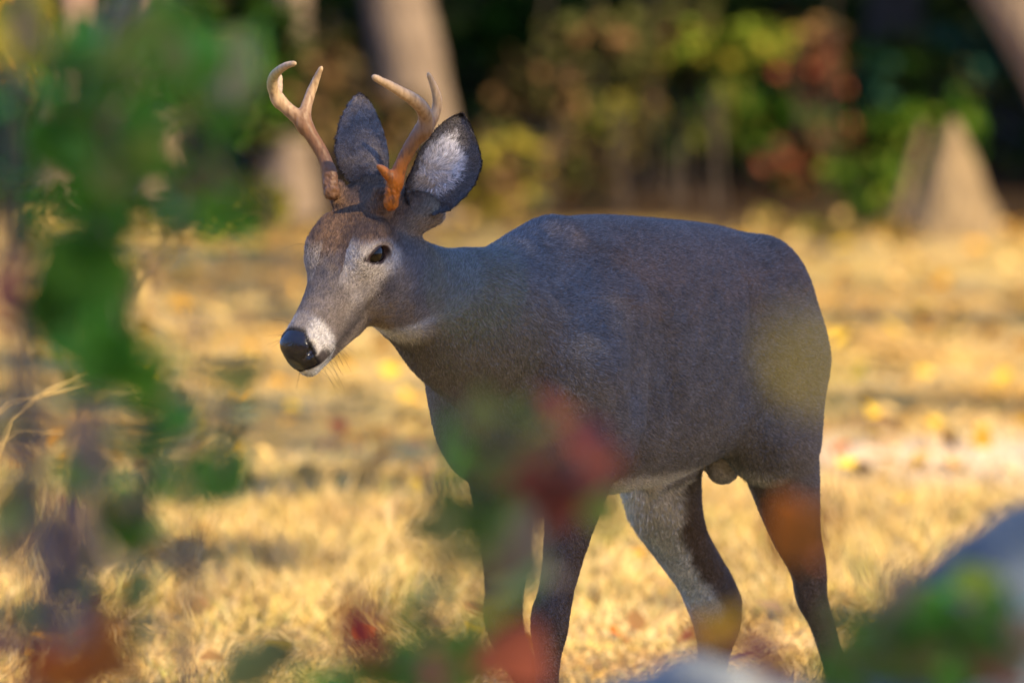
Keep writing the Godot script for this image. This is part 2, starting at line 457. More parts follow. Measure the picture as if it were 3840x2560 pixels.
func far_bushes() -> void:
	wood_shrub("bush", "yellow-green sunlit bush above the deer's back, the brightest of the wood", Vector3(0.803, 0.634, -27.5), Vector3(0.195, 0.093, 0.156), 380, 0.08, ["lime", "lime", "yellow_olive"], 40)
	wood_shrub("bush", "mid-green bush just below and right of the bright yellow-green one", Vector3(1.007, 0.318, -30), Vector3(0.232, 0.116, 0.186), 420, 0.08, ["green", "green", "olive"], 41)
	wood_shrub("bush", "dim olive bush low above the middle of the deer's back", Vector3(0.686, 0.193, -30), Vector3(0.268, 0.098, 0.214), 350, 0.08, ["dark_olive", "olive", "dark_green"], 42)
	wood_shrub("bush", "yellow-olive bush between the left ear and the deer's back", Vector3(0.275, 0.354, -30), Vector3(0.143, 0.134, 0.114), 300, 0.08, ["olive", "olive", "dark_olive"], 43)
	wood_shrub("bush", "small bush with yellow-brown leaves above the withers", Vector3(0.543, 0.264, -30), Vector3(0.125, 0.098, 0.1), 200, 0.07, ["yellow_olive", "olive", "brown"], 44)
	wood_shrub("bush", "red-brown leaved bush right of the bright yellow-green one", Vector3(1.187, 0.588, -29), Vector3(0.131, 0.175, 0.105), 330, 0.08, ["dark_brown", "red_brown", "brown"], 45)
	wood_shrub("bush", "blue-green bush in the upper right, left of the stump", Vector3(1.382, 0.407, -30), Vector3(0.161, 0.161, 0.129), 350, 0.08, ["teal", "green", "teal"], 46)
	wood_shrub("bush", "bright green bush standing above the pointed stump", Vector3(1.686, 0.238, -29), Vector3(0.21, 0.131, 0.168), 400, 0.08, ["green", "lime", "green"], 47)
	wood_shrub("bush", "small bright green bush left of the foot of the stump", Vector3(1.349, 0.122, -26), Vector3(0.115, 0.115, 0.092), 260, 0.07, ["green", "lime"], 48)
	wood_shrub("bush", "grey-green bush in the upper right corner behind the leaning trunk", Vector3(1.924, 0.492, -32), Vector3(0.205, 0.149, 0.164), 300, 0.09, ["teal", "dark_olive", "teal"], 49)
	wood_shrub("bush", "brown and olive bush behind the left ear, right of the pale trunk", Vector3(-0.074, 0.218, -25.5), Vector3(0.178, 0.178, 0.142), 520, 0.08, ["brown", "dark_olive", "yellow_olive"], 50)
	wood_shrub("bush", "dark green bush at the top between the pale trunk and the thin stems", Vector3(0.045, 0.604, -32), Vector3(0.205, 0.167, 0.164), 350, 0.09, ["dark_green", "green", "dark_green"], 51)
	wood_shrub("bush", "olive bush at the foot of the wood left of the deer's head", Vector3(-0.992, 0.056, -26), Vector3(0.131, 0.082, 0.105), 260, 0.06, ["yellow_olive", "olive", "lime"], 52)
	wood_shrub("bush", "dark green bush at the top left of the right antler", Vector3(-0.925, 0.533, -25.9), Vector3(0.163, 0.278, 0.131), 480, 0.09, ["dark_green", "dark_olive", "green"], 53)
	wood_shrub("bush", "brown leaved bush between the right antler and the pale trunk", Vector3(-0.704, 0.468, -25.9), Vector3(0.098, 0.278, 0.078), 300, 0.09, ["brown", "dark_brown", "dark_olive"], 54)
	wood_shrub("bush", "mid-green bush at the top left behind the sapling", Vector3(-1.35, 0.55, -30), Vector3(0.214, 0.25, 0.171), 420, 0.09, ["dark_green", "green", "dark_olive"], 55)
	wood_shrub("bush", "yellow-brown bush in the upper left corner behind the sapling", Vector3(-1.952, 0.605, -29), Vector3(0.192, 0.227, 0.154), 400, 0.09, ["yellow_olive", "brown", "amber"], 56)
	wood_shrub("bush", "dark low bush at the wood's edge behind the left sapling", Vector3(-1.705, -0.01, -28), Vector3(0.342, 0.137, 0.274), 420, 0.08, ["dark_green", "dark_olive", "dark_green"], 57)
	wood_shrub("bush", "broad dark olive bush in the depth of the wood above the withers", Vector3(0.178, 0.51, -33), Vector3(0.285, 0.228, 0.228), 420, 0.1, ["dark_olive", "olive", "green"], 58)
	wood_shrub("bush", "broad dim green bush in the depth of the wood above the croup", Vector3(1.498, 0.548, -34), Vector3(0.329, 0.213, 0.263), 420, 0.1, ["green", "dark_olive", "olive"], 59)
	wood_shrub("bush", "dim brown bush low in the wood right of the left ear", Vector3(0.269, 0.098, -29), Vector3(0.227, 0.122, 0.182), 300, 0.08, ["dark_brown", "brown", "dark_olive"], 60)
	wood_shrub("bush", "tall dim green bush behind the bright yellow-green one", Vector3(0.714, 0.418, -32), Vector3(0.298, 0.242, 0.238), 450, 0.1, ["dark_green", "green", "olive"], 61)
	wood_shrub("bush", "dim olive bush between the blue-green bush and the stump", Vector3(1.648, 0.403, -31), Vector3(0.201, 0.255, 0.16), 380, 0.09, ["dark_olive", "olive", "green"], 62)
	wood_shrub("bush", "dark red bush low behind the rump, left of the stump", Vector3(1.266, 0.133, -29), Vector3(0.157, 0.14, 0.126), 260, 0.08, ["dark_brown", "red_brown", "dark_olive"], 63)
	wood_shrub("bush", "dim brown and green bush between the antlers", Vector3(-0.454, 0.296, -26.2), Vector3(0.181, 0.197, 0.145), 380, 0.08, ["brown", "dark_olive", "dark_brown"], 64)
	wood_shrub("bush", "dim olive and brown bush between the first two thin stems", Vector3(0.431, 0.632, -27.6), Vector3(0.161, 0.17, 0.129), 330, 0.08, ["dark_olive", "brown", "dark_olive"], 65)
	wood_shrub("bush", "dim green and brown bush right of the second thin stem", Vector3(0.654, 0.611, -27.8), Vector3(0.119, 0.205, 0.095), 300, 0.08, ["dark_olive", "dark_green", "brown"], 66)
	wood_shrub("bush", "dim brownish bush left of the first thin stem", Vector3(0.142, 0.5, -27.4), Vector3(0.135, 0.186, 0.108), 300, 0.08, ["dark_brown", "dark_olive", "brown"], 67)
	wood_shrub("bush", "dark reddish bush low above the croup of the deer", Vector3(1.091, 0.028, -29), Vector3(0.21, 0.105, 0.168), 300, 0.07, ["dark_brown", "red_brown", "dark_olive"], 68)
	wood_shrub("weed_clump", "dry weeds at the wood's edge behind the left sapling", Vector3(-1.434, -0.009, -26), Vector3(0.115, 0.043, 0.092), 150, 0.05, ["straw", "brown", "olive"], 69)
	wood_shrub("weed_clump", "dry weeds at the wood's edge left of the deer's forehead", Vector3(-1.13, 0.001, -25), Vector3(0.096, 0.035, 0.077), 150, 0.05, ["straw", "yellow_olive", "brown"], 70)
	wood_shrub("weed_clump", "olive weeds at the wood's edge just left of the deer's forehead", Vector3(-0.878, -0.009, -26), Vector3(0.09, 0.036, 0.072), 150, 0.05, ["olive", "straw", "brown"], 71)
	wood_shrub("weed_clump", "brown weeds at the wood's edge behind the neck", Vector3(-0.093, 0.007, -26.5), Vector3(0.083, 0.041, 0.066), 150, 0.05, ["brown", "straw", "brown"], 72)
	wood_shrub("weed_clump", "yellow-green weeds at the wood's edge right of the rump", Vector3(1.161, 0.026, -24.5), Vector3(0.119, 0.044, 0.095), 150, 0.05, ["yellow_olive", "olive", "straw"], 73)
	wood_shrub("weed_clump", "golden weeds at the left foot of the stump", Vector3(1.366, 0.028, -24), Vector3(0.078, 0.034, 0.063), 150, 0.05, ["straw", "amber", "olive"], 74)
	wood_shrub("weed_clump", "golden weeds right of the stump at the picture's edge", Vector3(1.809, 0.01, -24.5), Vector3(0.111, 0.041, 0.089), 150, 0.05, ["amber", "straw", "brown"], 75)
	wood_shrub("weed_clump", "brown weeds just above the croup of the deer", Vector3(0.945, 0.016, -25.5), Vector3(0.097, 0.036, 0.078), 150, 0.05, ["brown", "olive", "straw"], 76)
	wood_shrub("weed_clump", "brown weeds at the wood's edge at the left side", Vector3(-1.758, -0.008, -25.5), Vector3(0.129, 0.042, 0.104), 150, 0.05, ["brown", "straw", "dark_olive"], 77)
# ---------------------------------------------------------------- helpers for the place
var taken := {}

func numbered(called: String) -> String:
	taken[called] = taken.get(called, -1) + 1
	return called if taken[called] == 0 else "%s_%03d" % [called, taken[called]]


func tag(o: Node, label: String, category: String, group := "") -> void:
	o.set_meta("label", label)
	o.set_meta("category", category)
	if group:
		o.set_meta("group", group)


func thing(called: String, label: String, category: String, at: Vector3, group := "") -> Node3D:
	var o := Node3D.new()
	o.name = numbered(called)
	o.position = at
	add_child(o)
	tag(o, label, category, group)
	return o


func matte(c: Color, rough := 0.85, back := 0.0) -> StandardMaterial3D:
	var m := StandardMaterial3D.new()
	m.albedo_color = c.linear_to_srgb()
	m.roughness = rough
	m.metallic_specular = 0.35
	if back > 0.0:
		m.backlight_enabled = true
		m.backlight = Color(back, back, back)
	return m


func noise_texture(seed_: int, freq: float, octaves: int, ramp: Array, size := 512, bump := false) -> NoiseTexture2D:
	var n := FastNoiseLite.new()
	n.seed = seed_
	n.frequency = freq
	n.fractal_octaves = octaves
	var t := NoiseTexture2D.new()
	t.width = size
	t.height = size
	t.seamless = true
	t.noise = n
	if not bump:
		var g := Gradient.new()
		var off := PackedFloat32Array()
		var cols := PackedColorArray()
		for r in ramp:
			off.append(r[0])
			cols.append((r[1] as Color).linear_to_srgb())
		g.offsets = off
		g.colors = cols
		t.color_ramp = g
	return t


# a tube through points, with a radius at each; bumps make bark
func tube(into: Array, path: PackedVector3Array, radii: PackedFloat32Array, sides: int, rough := 0.0) -> void:
	var pts: PackedVector3Array = into[0]
	var tri: PackedInt32Array = into[1]
	var first := pts.size()
	var ahead := Vector3.UP
	var across := Vector3.RIGHT
	for i in path.size():
		ahead = (path[mini(i + 1, path.size() - 1)] - path[maxi(i - 1, 0)]).normalized()
		across = (across - ahead * across.dot(ahead))
		across = across.normalized() if across.length() > 0.01 else ahead.cross(Vector3.BACK).normalized()
		var up := ahead.cross(across)
		for s in sides:
			var a := s * TAU / sides
			var d := across * cos(a) + up * sin(a)
			var bump := 1.0 + rough * rough_noise.get_noise_3dv(path[i] * 4.0 + d * 2.2)
			pts.append(path[i] + d * radii[i] * bump)
	for i in path.size() - 1:
		for s in sides:
			var a := first + i * sides + s
			var b := first + i * sides + (s + 1) % sides
			tri.append_array(PackedInt32Array([a, a + sides, b, b, a + sides, b + sides]))
	into[0] = pts
	into[1] = tri


func tube_mesh(into: Array, mat: Material) -> ArrayMesh:
	return array_mesh(into[0], smooth_normals(into[0], into[1]), PackedColorArray(), into[1], mat)


# a leaf of unit length along y, folded at the midrib and curved; wide is its width, lobes cut the margin
func leaf_mesh(wide: float, lobes: float, curl: float, mat: Material) -> ArrayMesh:
	var n := 9
	var pts := PackedVector3Array()
	var tri := PackedInt32Array()
	for i in n + 1:
		var t := i / float(n)
		var w := wide * 0.5 * pow(sin(PI * clampf(pow(t, 0.8), 0.0, 1.0)), 0.75) * (1.0 + lobes * sin(t * TAU * 2.5))
		var z := -curl * t * t
		pts.append(Vector3(-w, t - 0.05 * w, z + w * 0.35))
		pts.append(Vector3(0, t, z))
		pts.append(Vector3(w, t - 0.05 * w, z + w * 0.35))
		if i:
			var a := (i - 1) * 3
			tri.append_array(PackedInt32Array([a, a + 3, a + 1, a + 1, a + 3, a + 4, a + 1, a + 4, a + 2, a + 2, a + 4, a + 5]))
	return array_mesh(pts, smooth_normals(pts, tri), PackedColorArray(), tri, mat)


# a shrub or sapling with every leaf a part of its own; rows of leaves are [x, y, z, length, kind]
var leaf_kinds := {}

func leafy_plant(called: String, label: String, category: String, base: Vector3, stems: Array, radius: float, bark: Material, leaves: Array, seed_: int, group := "") -> Node3D:
	var rng := RandomNumberGenerator.new()
	rng.seed = seed_
	var root := thing(called, label, category, base, group)
	var wood := [PackedVector3Array(), PackedInt32Array()]
	var along := PackedVector3Array()
	for st in stems:
		var path := PackedVector3Array()
		var radii := PackedFloat32Array()
		var c := Curve3D.new()
		for i in st.size():
			var p: Vector3 = st[i] - base
			var ahead: Vector3 = (st[mini(i + 1, st.size() - 1)] - st[maxi(i - 1, 0)]) / 6.0
			c.add_point(p, -ahead, ahead)
		var n: int = 6 * st.size()
		for i in n + 1:
			var p := c.sample_baked(c.get_baked_length() * i / n)
			path.append(p)
			radii.append(radius * lerpf(1.0, 0.3, i / float(n)))
			along.append(p)
		tube(wood, path, radii, 8)
	var at := []
	for lf in leaves:
		var p := Vector3(lf[0], lf[1], lf[2]) - base
		var near := along[0]
		for q in along:
			if q.distance_squared_to(p) + maxf(0.0, q.y - p.y) * 0.1 < near.distance_squared_to(p) + maxf(0.0, near.y - p.y) * 0.1:
				near = q
		var axis := (p - near)
		axis = (axis.normalized() + Vector3(rng.randf() - 0.5, rng.randf() - 0.6, rng.randf() - 0.5) * 0.7).normalized()
		var foot: Vector3 = p - axis * lf[3] * 0.5
		var mid := near.lerp(foot, 0.5) + Vector3(0, 0.15 * near.distance_to(foot), 0)
		tube(wood, PackedVector3Array([near, mid, foot]), PackedFloat32Array([0.0028, 0.0022, 0.0012]), 5)
		var face := Vector3(rng.randf() - 0.5, 0.35 + rng.randf() * 0.5, 0.75 + rng.randf() * 0.4)
		face = (face - axis * face.dot(axis)).normalized()
		at.append([lf[4], Transform3D(Basis(axis.cross(face) * lf[3], axis * lf[3], face * lf[3]), foot)])
	part("stem", tube_mesh(wood, bark), root)
	for a in at:
		var variants: Array = leaf_kinds[a[0]]
		part("leaf", variants[rng.randi() % variants.size()], root).transform = a[1]
	return root


# a crown of many small leaves inside blobs [centre, radii]
func crown(called: String, parent: Node3D, blobs: Array, count: int, size: float, cols: Array, seed_: int, mesh: Mesh, shell := 0.5) -> MultiMeshInstance3D:
	var rng := RandomNumberGenerator.new()
	rng.seed = seed_
	var mm := MultiMesh.new()
	mm.transform_format = MultiMesh.TRANSFORM_3D
	mm.use_colors = true
	mm.mesh = mesh
	mm.instance_count = count
	for i in count:
		var b: Array = blobs[rng.randi() % blobs.size()]
		var d := Vector3(rng.randfn(), rng.randfn(), rng.randfn()).normalized() * pow(rng.randf(), shell)
		var p: Vector3 = b[0] + d * b[1]
		var face := (Vector3(rng.randfn(), rng.randfn() + 0.7, rng.randfn())).normalized()
		var axis := face.cross(Vector3(rng.randfn(), rng.randfn(), rng.randfn()).normalized()).normalized()
		var s := size * rng.randf_range(0.6, 1.3)
		mm.set_instance_transform(i, Transform3D(Basis(axis.cross(face) * s, axis * s, face * s), p))
		var c: Color = cols[rng.randi() % cols.size()]
		var k := rng.randf_range(0.7, 1.3)
		mm.set_instance_color(i, Color(c.r * k, c.g * k, c.b * k))
	var o := MultiMeshInstance3D.new()
	o.name = called
	o.multimesh = mm
	o.set_meta("kind", "stuff")
	parent.add_child(o, true)
	return o
# ---------------------------------------------------------------- scalar field and surface nets
class Field:
	var o: Vector3
	var h: float
	var nx: int
	var ny: int
	var nz: int
	var d: PackedFloat32Array

	func _init(lo: Vector3, hi: Vector3, cell: float):
		o = lo
		h = cell
		nx = int(ceil((hi.x - lo.x) / cell)) + 1
		ny = int(ceil((hi.y - lo.y) / cell)) + 1
		nz = int(ceil((hi.z - lo.z) / cell)) + 1
		d.resize(nx * ny * nz)
		d.fill(1.0)

	func span(lo: Vector3, hi: Vector3) -> PackedInt32Array:
		var a := (lo - o) / h
		var b := (hi - o) / h
		return PackedInt32Array([maxi(0, int(ceil(a.x))), mini(nx - 1, int(floor(b.x))), maxi(0, int(ceil(a.y))), mini(ny - 1, int(floor(b.y))), maxi(0, int(ceil(a.z))), mini(nz - 1, int(floor(b.z)))])

	# tapered capsule; carve takes it away instead of adding it
	func capsule(a: Vector3, b: Vector3, ra: float, rb: float, k: float, carve := false) -> void:
		var m := Vector3.ONE * (maxf(ra, rb) + k + 3.0 * h)
		var s := span(a.min(b) - m, a.max(b) + m)
		var ba := b - a
		var bb := maxf(ba.length_squared(), 1e-9)
		for x in range(s[0], s[1] + 1):
			for y in range(s[2], s[3] + 1):
				var i := (x * ny + y) * nz + s[4]
				var p := o + Vector3(x, y, s[4]) * h - a
				for z in range(s[4], s[5] + 1):
					var t := clampf(p.dot(ba) / bb, 0.0, 1.0)
					var v := (p - ba * t).length() - lerpf(ra, rb, t)
					if carve:
						var c := -v
						var f := d[i]
						var g := maxf(k - absf(f - c), 0.0)
						d[i] = maxf(f, c) + g * g * 0.25 / k
					else:
						var f := d[i]
						var g := maxf(k - absf(f - v), 0.0)
						d[i] = minf(f, v) - g * g * 0.25 / k
					i += 1
					p.z += h

	# ellipsoid with its own axes
	func ball(at: Vector3, axes: Basis, r: Vector3, k: float, carve := false) -> void:
		var m := Vector3.ONE * (maxf(r.x, maxf(r.y, r.z)) + k + 3.0 * h)
		var s := span(at - m, at + m)
		var inv := axes.transposed()
		var r1 := Vector3.ONE / r
		for x in range(s[0], s[1] + 1):
			for y in range(s[2], s[3] + 1):
				var i := (x * ny + y) * nz + s[4]
				for z in range(s[4], s[5] + 1):
					var q := (inv * (o + Vector3(x, y, z) * h - at)) * r1
					var k0 := q.length()
					var v := k0 * (k0 - 1.0) / maxf((q * r1).length(), 1e-4)
					var f := d[i]
					if carve:
						var g := maxf(k - absf(f + v), 0.0)
						d[i] = maxf(f, -v) + g * g * 0.25 / k
					else:
						var g := maxf(k - absf(f - v), 0.0)
						d[i] = minf(f, v) - g * g * 0.25 / k
					i += 1

	# a body swept along the frame's x axis; rows are [x, top, bottom, half width, wider at the top]
	func loft(frame: Transform3D, rows: Array, power: float, k: float) -> void:
		var n := 96
		var x0: float = rows[0][0]
		var x1: float = rows[-1][0]
		var t := PackedFloat32Array()
		t.resize((n + 1) * 4)
		var big := 0.0
		for j in n + 1:
			var xx := lerpf(x0, x1, j / float(n))
			var e := 0
			while e < rows.size() - 2 and rows[e + 1][0] < xx:
				e += 1
			var w: float = (xx - rows[e][0]) / (rows[e + 1][0] - rows[e][0])
			for c in 4:
				var p0: float = rows[maxi(e - 1, 0)][c + 1]
				var p1: float = rows[e][c + 1]
				var p2: float = rows[e + 1][c + 1]
				var p3: float = rows[mini(e + 2, rows.size() - 1)][c + 1]
				t[j * 4 + c] = cubic_interpolate(p1, p2, p0, p3, w)
			big = maxf(big, maxf(maxf(absf(t[j * 4]), absf(t[j * 4 + 1])), t[j * 4 + 2] * 1.3))
		var m := k + 3.0 * h
		var lo := Vector3.ONE * 1e9
		var hi := -lo
		var tops := -1e9
		var bots := 1e9
		var wide := 0.0
		for j in n + 1:
			tops = maxf(tops, t[j * 4])
			bots = minf(bots, t[j * 4 + 1])
			wide = maxf(wide, t[j * 4 + 2] * 1.3)
		for c in 8:
			var q := frame * Vector3(x0 if c & 1 else x1, tops if c & 2 else bots, wide if c & 4 else -wide)
			lo = lo.min(q)
			hi = hi.max(q)
		var s := span(lo - Vector3.ONE * m, hi + Vector3.ONE * m)
		var inv := frame.affine_inverse()
		for x in range(s[0], s[1] + 1):
			for y in range(s[2], s[3] + 1):
				var i := (x * ny + y) * nz + s[4]
				for z in range(s[4], s[5] + 1):
					var q := inv * (o + Vector3(x, y, z) * h)
					var u := clampf(q.x, x0, x1)
					var over := q.x - u
					var fj := (u - x0) / (x1 - x0) * n
					var j := mini(int(fj), n - 1)
					var w := fj - j
					j *= 4
					var top := lerpf(t[j], t[j + 4], w)
					var bot := lerpf(t[j + 1], t[j + 5], w)
					var hh := (top - bot) * 0.5
					var yn := (q.y - (top + bot) * 0.5) / hh
					var ww := lerpf(t[j + 2], t[j + 6], w) * (1.0 + lerpf(t[j + 3], t[j + 7], w) * clampf(yn, -1.0, 1.0))
					var zn := q.z / ww
					var k0 := pow(pow(absf(yn), power) + pow(absf(zn), power), 1.0 / power)
					var k1 := sqrt(yn * yn / (hh * hh) + zn * zn / (ww * ww))
					var v := k0 * (k0 - 1.0) / maxf(k1, 1e-4) if k0 > 0.2 else -minf(hh, ww) * 0.8
					if over != 0.0:
						v = sqrt(maxf(v, 0.0) ** 2 + over * over) if v > 0.0 or absf(over) > 0.0 else v
					var f := d[i]
					var g := maxf(k - absf(f - v), 0.0)
					d[i] = minf(f, v) - g * g * 0.25 / k
					i += 1

	# the surface as [points, triangle corners]
	func surface() -> Array:
		var inside := PackedByteArray()
		inside.resize(d.size())
		var rows := PackedByteArray()
		rows.resize(nx * ny)
		for r in nx * ny:
			var i0 := r * nz
			for z in nz:
				if d[i0 + z] < 0.0:
					inside[i0 + z] = 1
					rows[r] = 1
		var pts := PackedVector3Array()
		var id := PackedInt32Array()
		id.resize(d.size())
		var step := PackedInt32Array([0, ny * nz, nz, ny * nz + nz, 1, ny * nz + 1, nz + 1, ny * nz + nz + 1])
		var ends := PackedInt32Array([0, 1, 2, 3, 4, 5, 6, 7, 0, 2, 1, 3, 4, 6, 5, 7, 0, 4, 1, 5, 2, 6, 3, 7])
		var corner := PackedVector3Array()
		for c in 8:
			corner.append(Vector3(c & 1, (c >> 1) & 1, c >> 2))
		for x in nx - 1:
			for y in ny - 1:
				var r := x * ny + y
				if not (rows[r] or rows[r + 1] or rows[r + ny] or rows[r + ny + 1]):
					continue
				for z in nz - 1:
					var i := r * nz + z
					var sum := inside[i] + inside[i + step[1]] + inside[i + step[2]] + inside[i + step[3]] + inside[i + 1] + inside[i + step[5]] + inside[i + step[6]] + inside[i + step[7]]
					if sum == 0 or sum == 8:
						continue
					var at := Vector3.ZERO
					var n := 0
					for e in 12:
						var ca := ends[e * 2]
						var cb := ends[e * 2 + 1]
						var a := d[i + step[ca]]
						var b := d[i + step[cb]]
						if (a < 0.0) != (b < 0.0):
							at += corner[ca].lerp(corner[cb], a / (a - b))
							n += 1
					id[i] = pts.size()
					pts.append(o + (Vector3(x, y, z) + at / n) * h)
		var tri := PackedInt32Array()
		var sx := ny * nz
		for x in range(1, nx - 1):
			for y in range(1, ny - 1):
				var r := x * ny + y
				if not (rows[r] or rows[r + 1] or rows[r + ny]):
					continue
				for z in range(1, nz - 1):
					var i := r * nz + z
					var s := inside[i]
					if inside[i + sx] != s:
						quad(tri, id[i], id[i - nz], id[i - nz - 1], id[i - 1], s == 1)
					if inside[i + nz] != s:
						quad(tri, id[i], id[i - 1], id[i - sx - 1], id[i - sx], s == 1)
					if inside[i + 1] != s:
						quad(tri, id[i], id[i - sx], id[i - sx - nz], id[i - nz], s == 1)
		return [pts, tri]

	func quad(tri: PackedInt32Array, a: int, b: int, c: int, e: int, turn: bool) -> void:
		if turn:
			tri.append_array(PackedInt32Array([a, c, b, a, e, c]))
		else:
			tri.append_array(PackedInt32Array([a, b, c, a, c, e]))


func smooth_normals(pts: PackedVector3Array, tri: PackedInt32Array) -> PackedVector3Array:
	var n := PackedVector3Array()
	n.resize(pts.size())
	for i in range(0, tri.size(), 3):
		var a := tri[i]
		var b := tri[i + 1]
		var c := tri[i + 2]
		var f := (pts[c] - pts[a]).cross(pts[b] - pts[a])
		n[a] += f
		n[b] += f
		n[c] += f
	for i in n.size():
		n[i] = n[i].normalized()
	return n


func turn_over(nor: PackedVector3Array, tri: PackedInt32Array) -> void:
	for i in nor.size():
		nor[i] = -nor[i]
	for i in range(0, tri.size(), 3):
		var k := tri[i]
		tri[i] = tri[i + 1]
		tri[i + 1] = k


func array_mesh(pts: PackedVector3Array, nor: PackedVector3Array, col: PackedColorArray, tri: PackedInt32Array, mat: Material, into: ArrayMesh = null) -> ArrayMesh:
	var a := []
	a.resize(Mesh.ARRAY_MAX)
	a[Mesh.ARRAY_VERTEX] = pts
	a[Mesh.ARRAY_NORMAL] = nor
	if col.size():
		a[Mesh.ARRAY_COLOR] = col
	a[Mesh.ARRAY_INDEX] = tri
	var m := into if into else ArrayMesh.new()
	m.add_surface_from_arrays(Mesh.PRIMITIVE_TRIANGLES, a)
	m.surface_set_material(m.get_surface_count() - 1, mat)
	return m


# ---------------------------------------------------------------- the deer: local x runs forward, y up, z to its right
func L(u: float, v: float, w: float) -> Vector3:
	return Vector3(u, v, -w)


var head: Transform3D   # x along the face to the nose, y out of the forehead, z to the deer's left

func deer_shape(f: Field) -> void:
	var body := Transform3D(Basis.IDENTITY, Vector3.ZERO)
	f.loft(body, [
		[-0.422, 0.775, 0.68, 0.035, 0.0], [-0.395, 0.808, 0.63, 0.073, 0.0], [-0.35, 0.830, 0.585, 0.101, 0.0], [-0.27, 0.870, 0.548, 0.124, 0.0], [-0.18, 0.883, 0.512, 0.138, -0.05],
		[-0.05, 0.893, 0.490, 0.150, -0.08], [0.10, 0.902, 0.480, 0.143, -0.08], [0.20, 0.902, 0.482, 0.126, -0.15], [0.26, 0.899, 0.490, 0.106, -0.22], [0.33, 0.876, 0.510, 0.090, -0.2],
		[0.39, 0.83, 0.545, 0.070, -0.1], [0.435, 0.74, 0.61, 0.045, 0.0]], 2.2, 0.02)
	for s in [1.0, -1.0]:
		# haunch and thigh
		f.ball(L(-0.288, 0.705, 0.070 * s), Basis.IDENTITY, Vector3(0.110, 0.155, 0.080), 0.028)
		f.capsule(L(-0.30, 0.66, 0.082 * s), L(-0.275, 0.545, 0.092 * s), 0.082, 0.070, 0.05)
		# shoulder blade, upper arm
		f.capsule(L(0.215, 0.82, 0.050 * s), L(0.345, 0.66, 0.090 if s > 0.0 else -0.076), 0.052, 0.070 if s > 0.0 else 0.062, 0.035)
		f.capsule(L(0.345, 0.665, 0.090 if s > 0.0 else -0.078), L(0.285, 0.56, 0.092 * s), 0.066, 0.058, 0.05)
		f.capsule(L(0.215, 0.76, 0.078 * s), L(0.245, 0.60, 0.090 * s), 0.063, 0.060, 0.018)
	# hollow of the flank, and the dip behind the shoulder
	for s in [1.0, -1.0]:
		f.ball(L(-0.135, 0.665, 0.185 * s), Basis(Vector3.BACK, 0.35), Vector3(0.045, 0.14, 0.060), 0.04, true)
		f.ball(L(0.130, 0.69, 0.185 * s), Basis(Vector3.BACK, -0.12), Vector3(0.026, 0.18, 0.060), 0.02, true)
	for s in [1.0, -1.0]:
		f.capsule(L(0.160, 0.80, 0.146 * s), L(0.172, 0.55, 0.150 * s), 0.018, 0.022, 0.022, true)
		f.capsule(L(-0.150, 0.80, 0.148 * s), L(-0.185, 0.60, 0.152 * s), 0.016, 0.022, 0.03, true)
	# neck and breast
	f.capsule(L(0.32, 0.715, 0.008), L(0.48, 0.750, -0.006), 0.122, 0.100, 0.06)
	f.capsule(L(0.48, 0.745, -0.006), L(0.665, 0.832, -0.056), 0.097, 0.066, 0.05)
	f.capsule(L(0.26, 0.845, 0.0), L(0.47, 0.784, -0.004), 0.046, 0.060, 0.04)
	f.capsule(L(0.39, 0.63, 0.0), L(0.375, 0.56, 0.0), 0.072, 0.062, 0.07)
	f.ball(L(0.33, 0.58, 0.0), Basis.IDENTITY, Vector3(0.088, 0.07, 0.125), 0.07)
	# forelegs: the near one reaches forward, the far one trails
	chain(f, [[0.30, 0.59, 0.095, 0.060], [0.345, 0.50, 0.097, 0.044], [0.366, 0.42, 0.091, 0.0315], [0.390, 0.345, 0.087, 0.0245], [0.403, 0.312, 0.085, 0.0262], [0.407, 0.285, 0.085, 0.0245], [0.411, 0.25, 0.085, 0.0175], [0.413, 0.19, 0.085, 0.0152], [0.412, 0.115, 0.085, 0.0165], [0.425, 0.065, 0.085, 0.018], [0.45, 0.018, 0.085, 0.019]], 0.03)
	chain(f, [[0.285, 0.59, -0.088, 0.058], [0.262, 0.50, -0.085, 0.043], [0.258, 0.41, -0.078, 0.034], [0.266, 0.335, -0.075, 0.0255], [0.270, 0.295, -0.075, 0.0255], [0.256, 0.258, -0.073, 0.0215], [0.228, 0.225, -0.07, 0.0175], [0.190, 0.185, -0.068, 0.0155], [0.13, 0.11, -0.067, 0.0165], [0.137, 0.060, -0.067, 0.018], [0.155, 0.018, -0.067, 0.019]], 0.03)
	# hind legs
	chain(f, [[-0.285, 0.56, 0.090, 0.067], [-0.318, 0.49, 0.09, 0.054], [-0.340, 0.44, 0.089, 0.045], [-0.368, 0.39, 0.087, 0.035], [-0.414, 0.335, 0.083, 0.0265], [-0.430, 0.29, 0.08, 0.0225], [-0.462, 0.25, 0.08, 0.0180], [-0.497, 0.195, 0.08, 0.0160], [-0.55, 0.11, 0.08, 0.018], [-0.545, 0.06, 0.08, 0.018], [-0.53, 0.018, 0.08, 0.019]], 0.03)
	f.capsule(L(-0.385, 0.40, 0.085), L(-0.448, 0.345, 0.08), 0.014, 0.012, 0.02)
	chain(f, [[-0.235, 0.54, -0.088, 0.068], [-0.258, 0.455, -0.092, 0.058], [-0.282, 0.415, -0.093, 0.051], [-0.328, 0.365, -0.093, 0.042], [-0.376, 0.322, -0.092, 0.037], [-0.412, 0.285, -0.091, 0.039], [-0.430, 0.25, -0.09, 0.036], [-0.424, 0.205, -0.09, 0.0245], [-0.40, 0.12, -0.09, 0.018], [-0.388, 0.06, -0.09, 0.018], [-0.365, 0.018, -0.09, 0.019]], 0.03)
	f.capsule(L(-0.36, 0.385, -0.094), L(-0.462, 0.278, -0.088), 0.020, 0.021, 0.02)
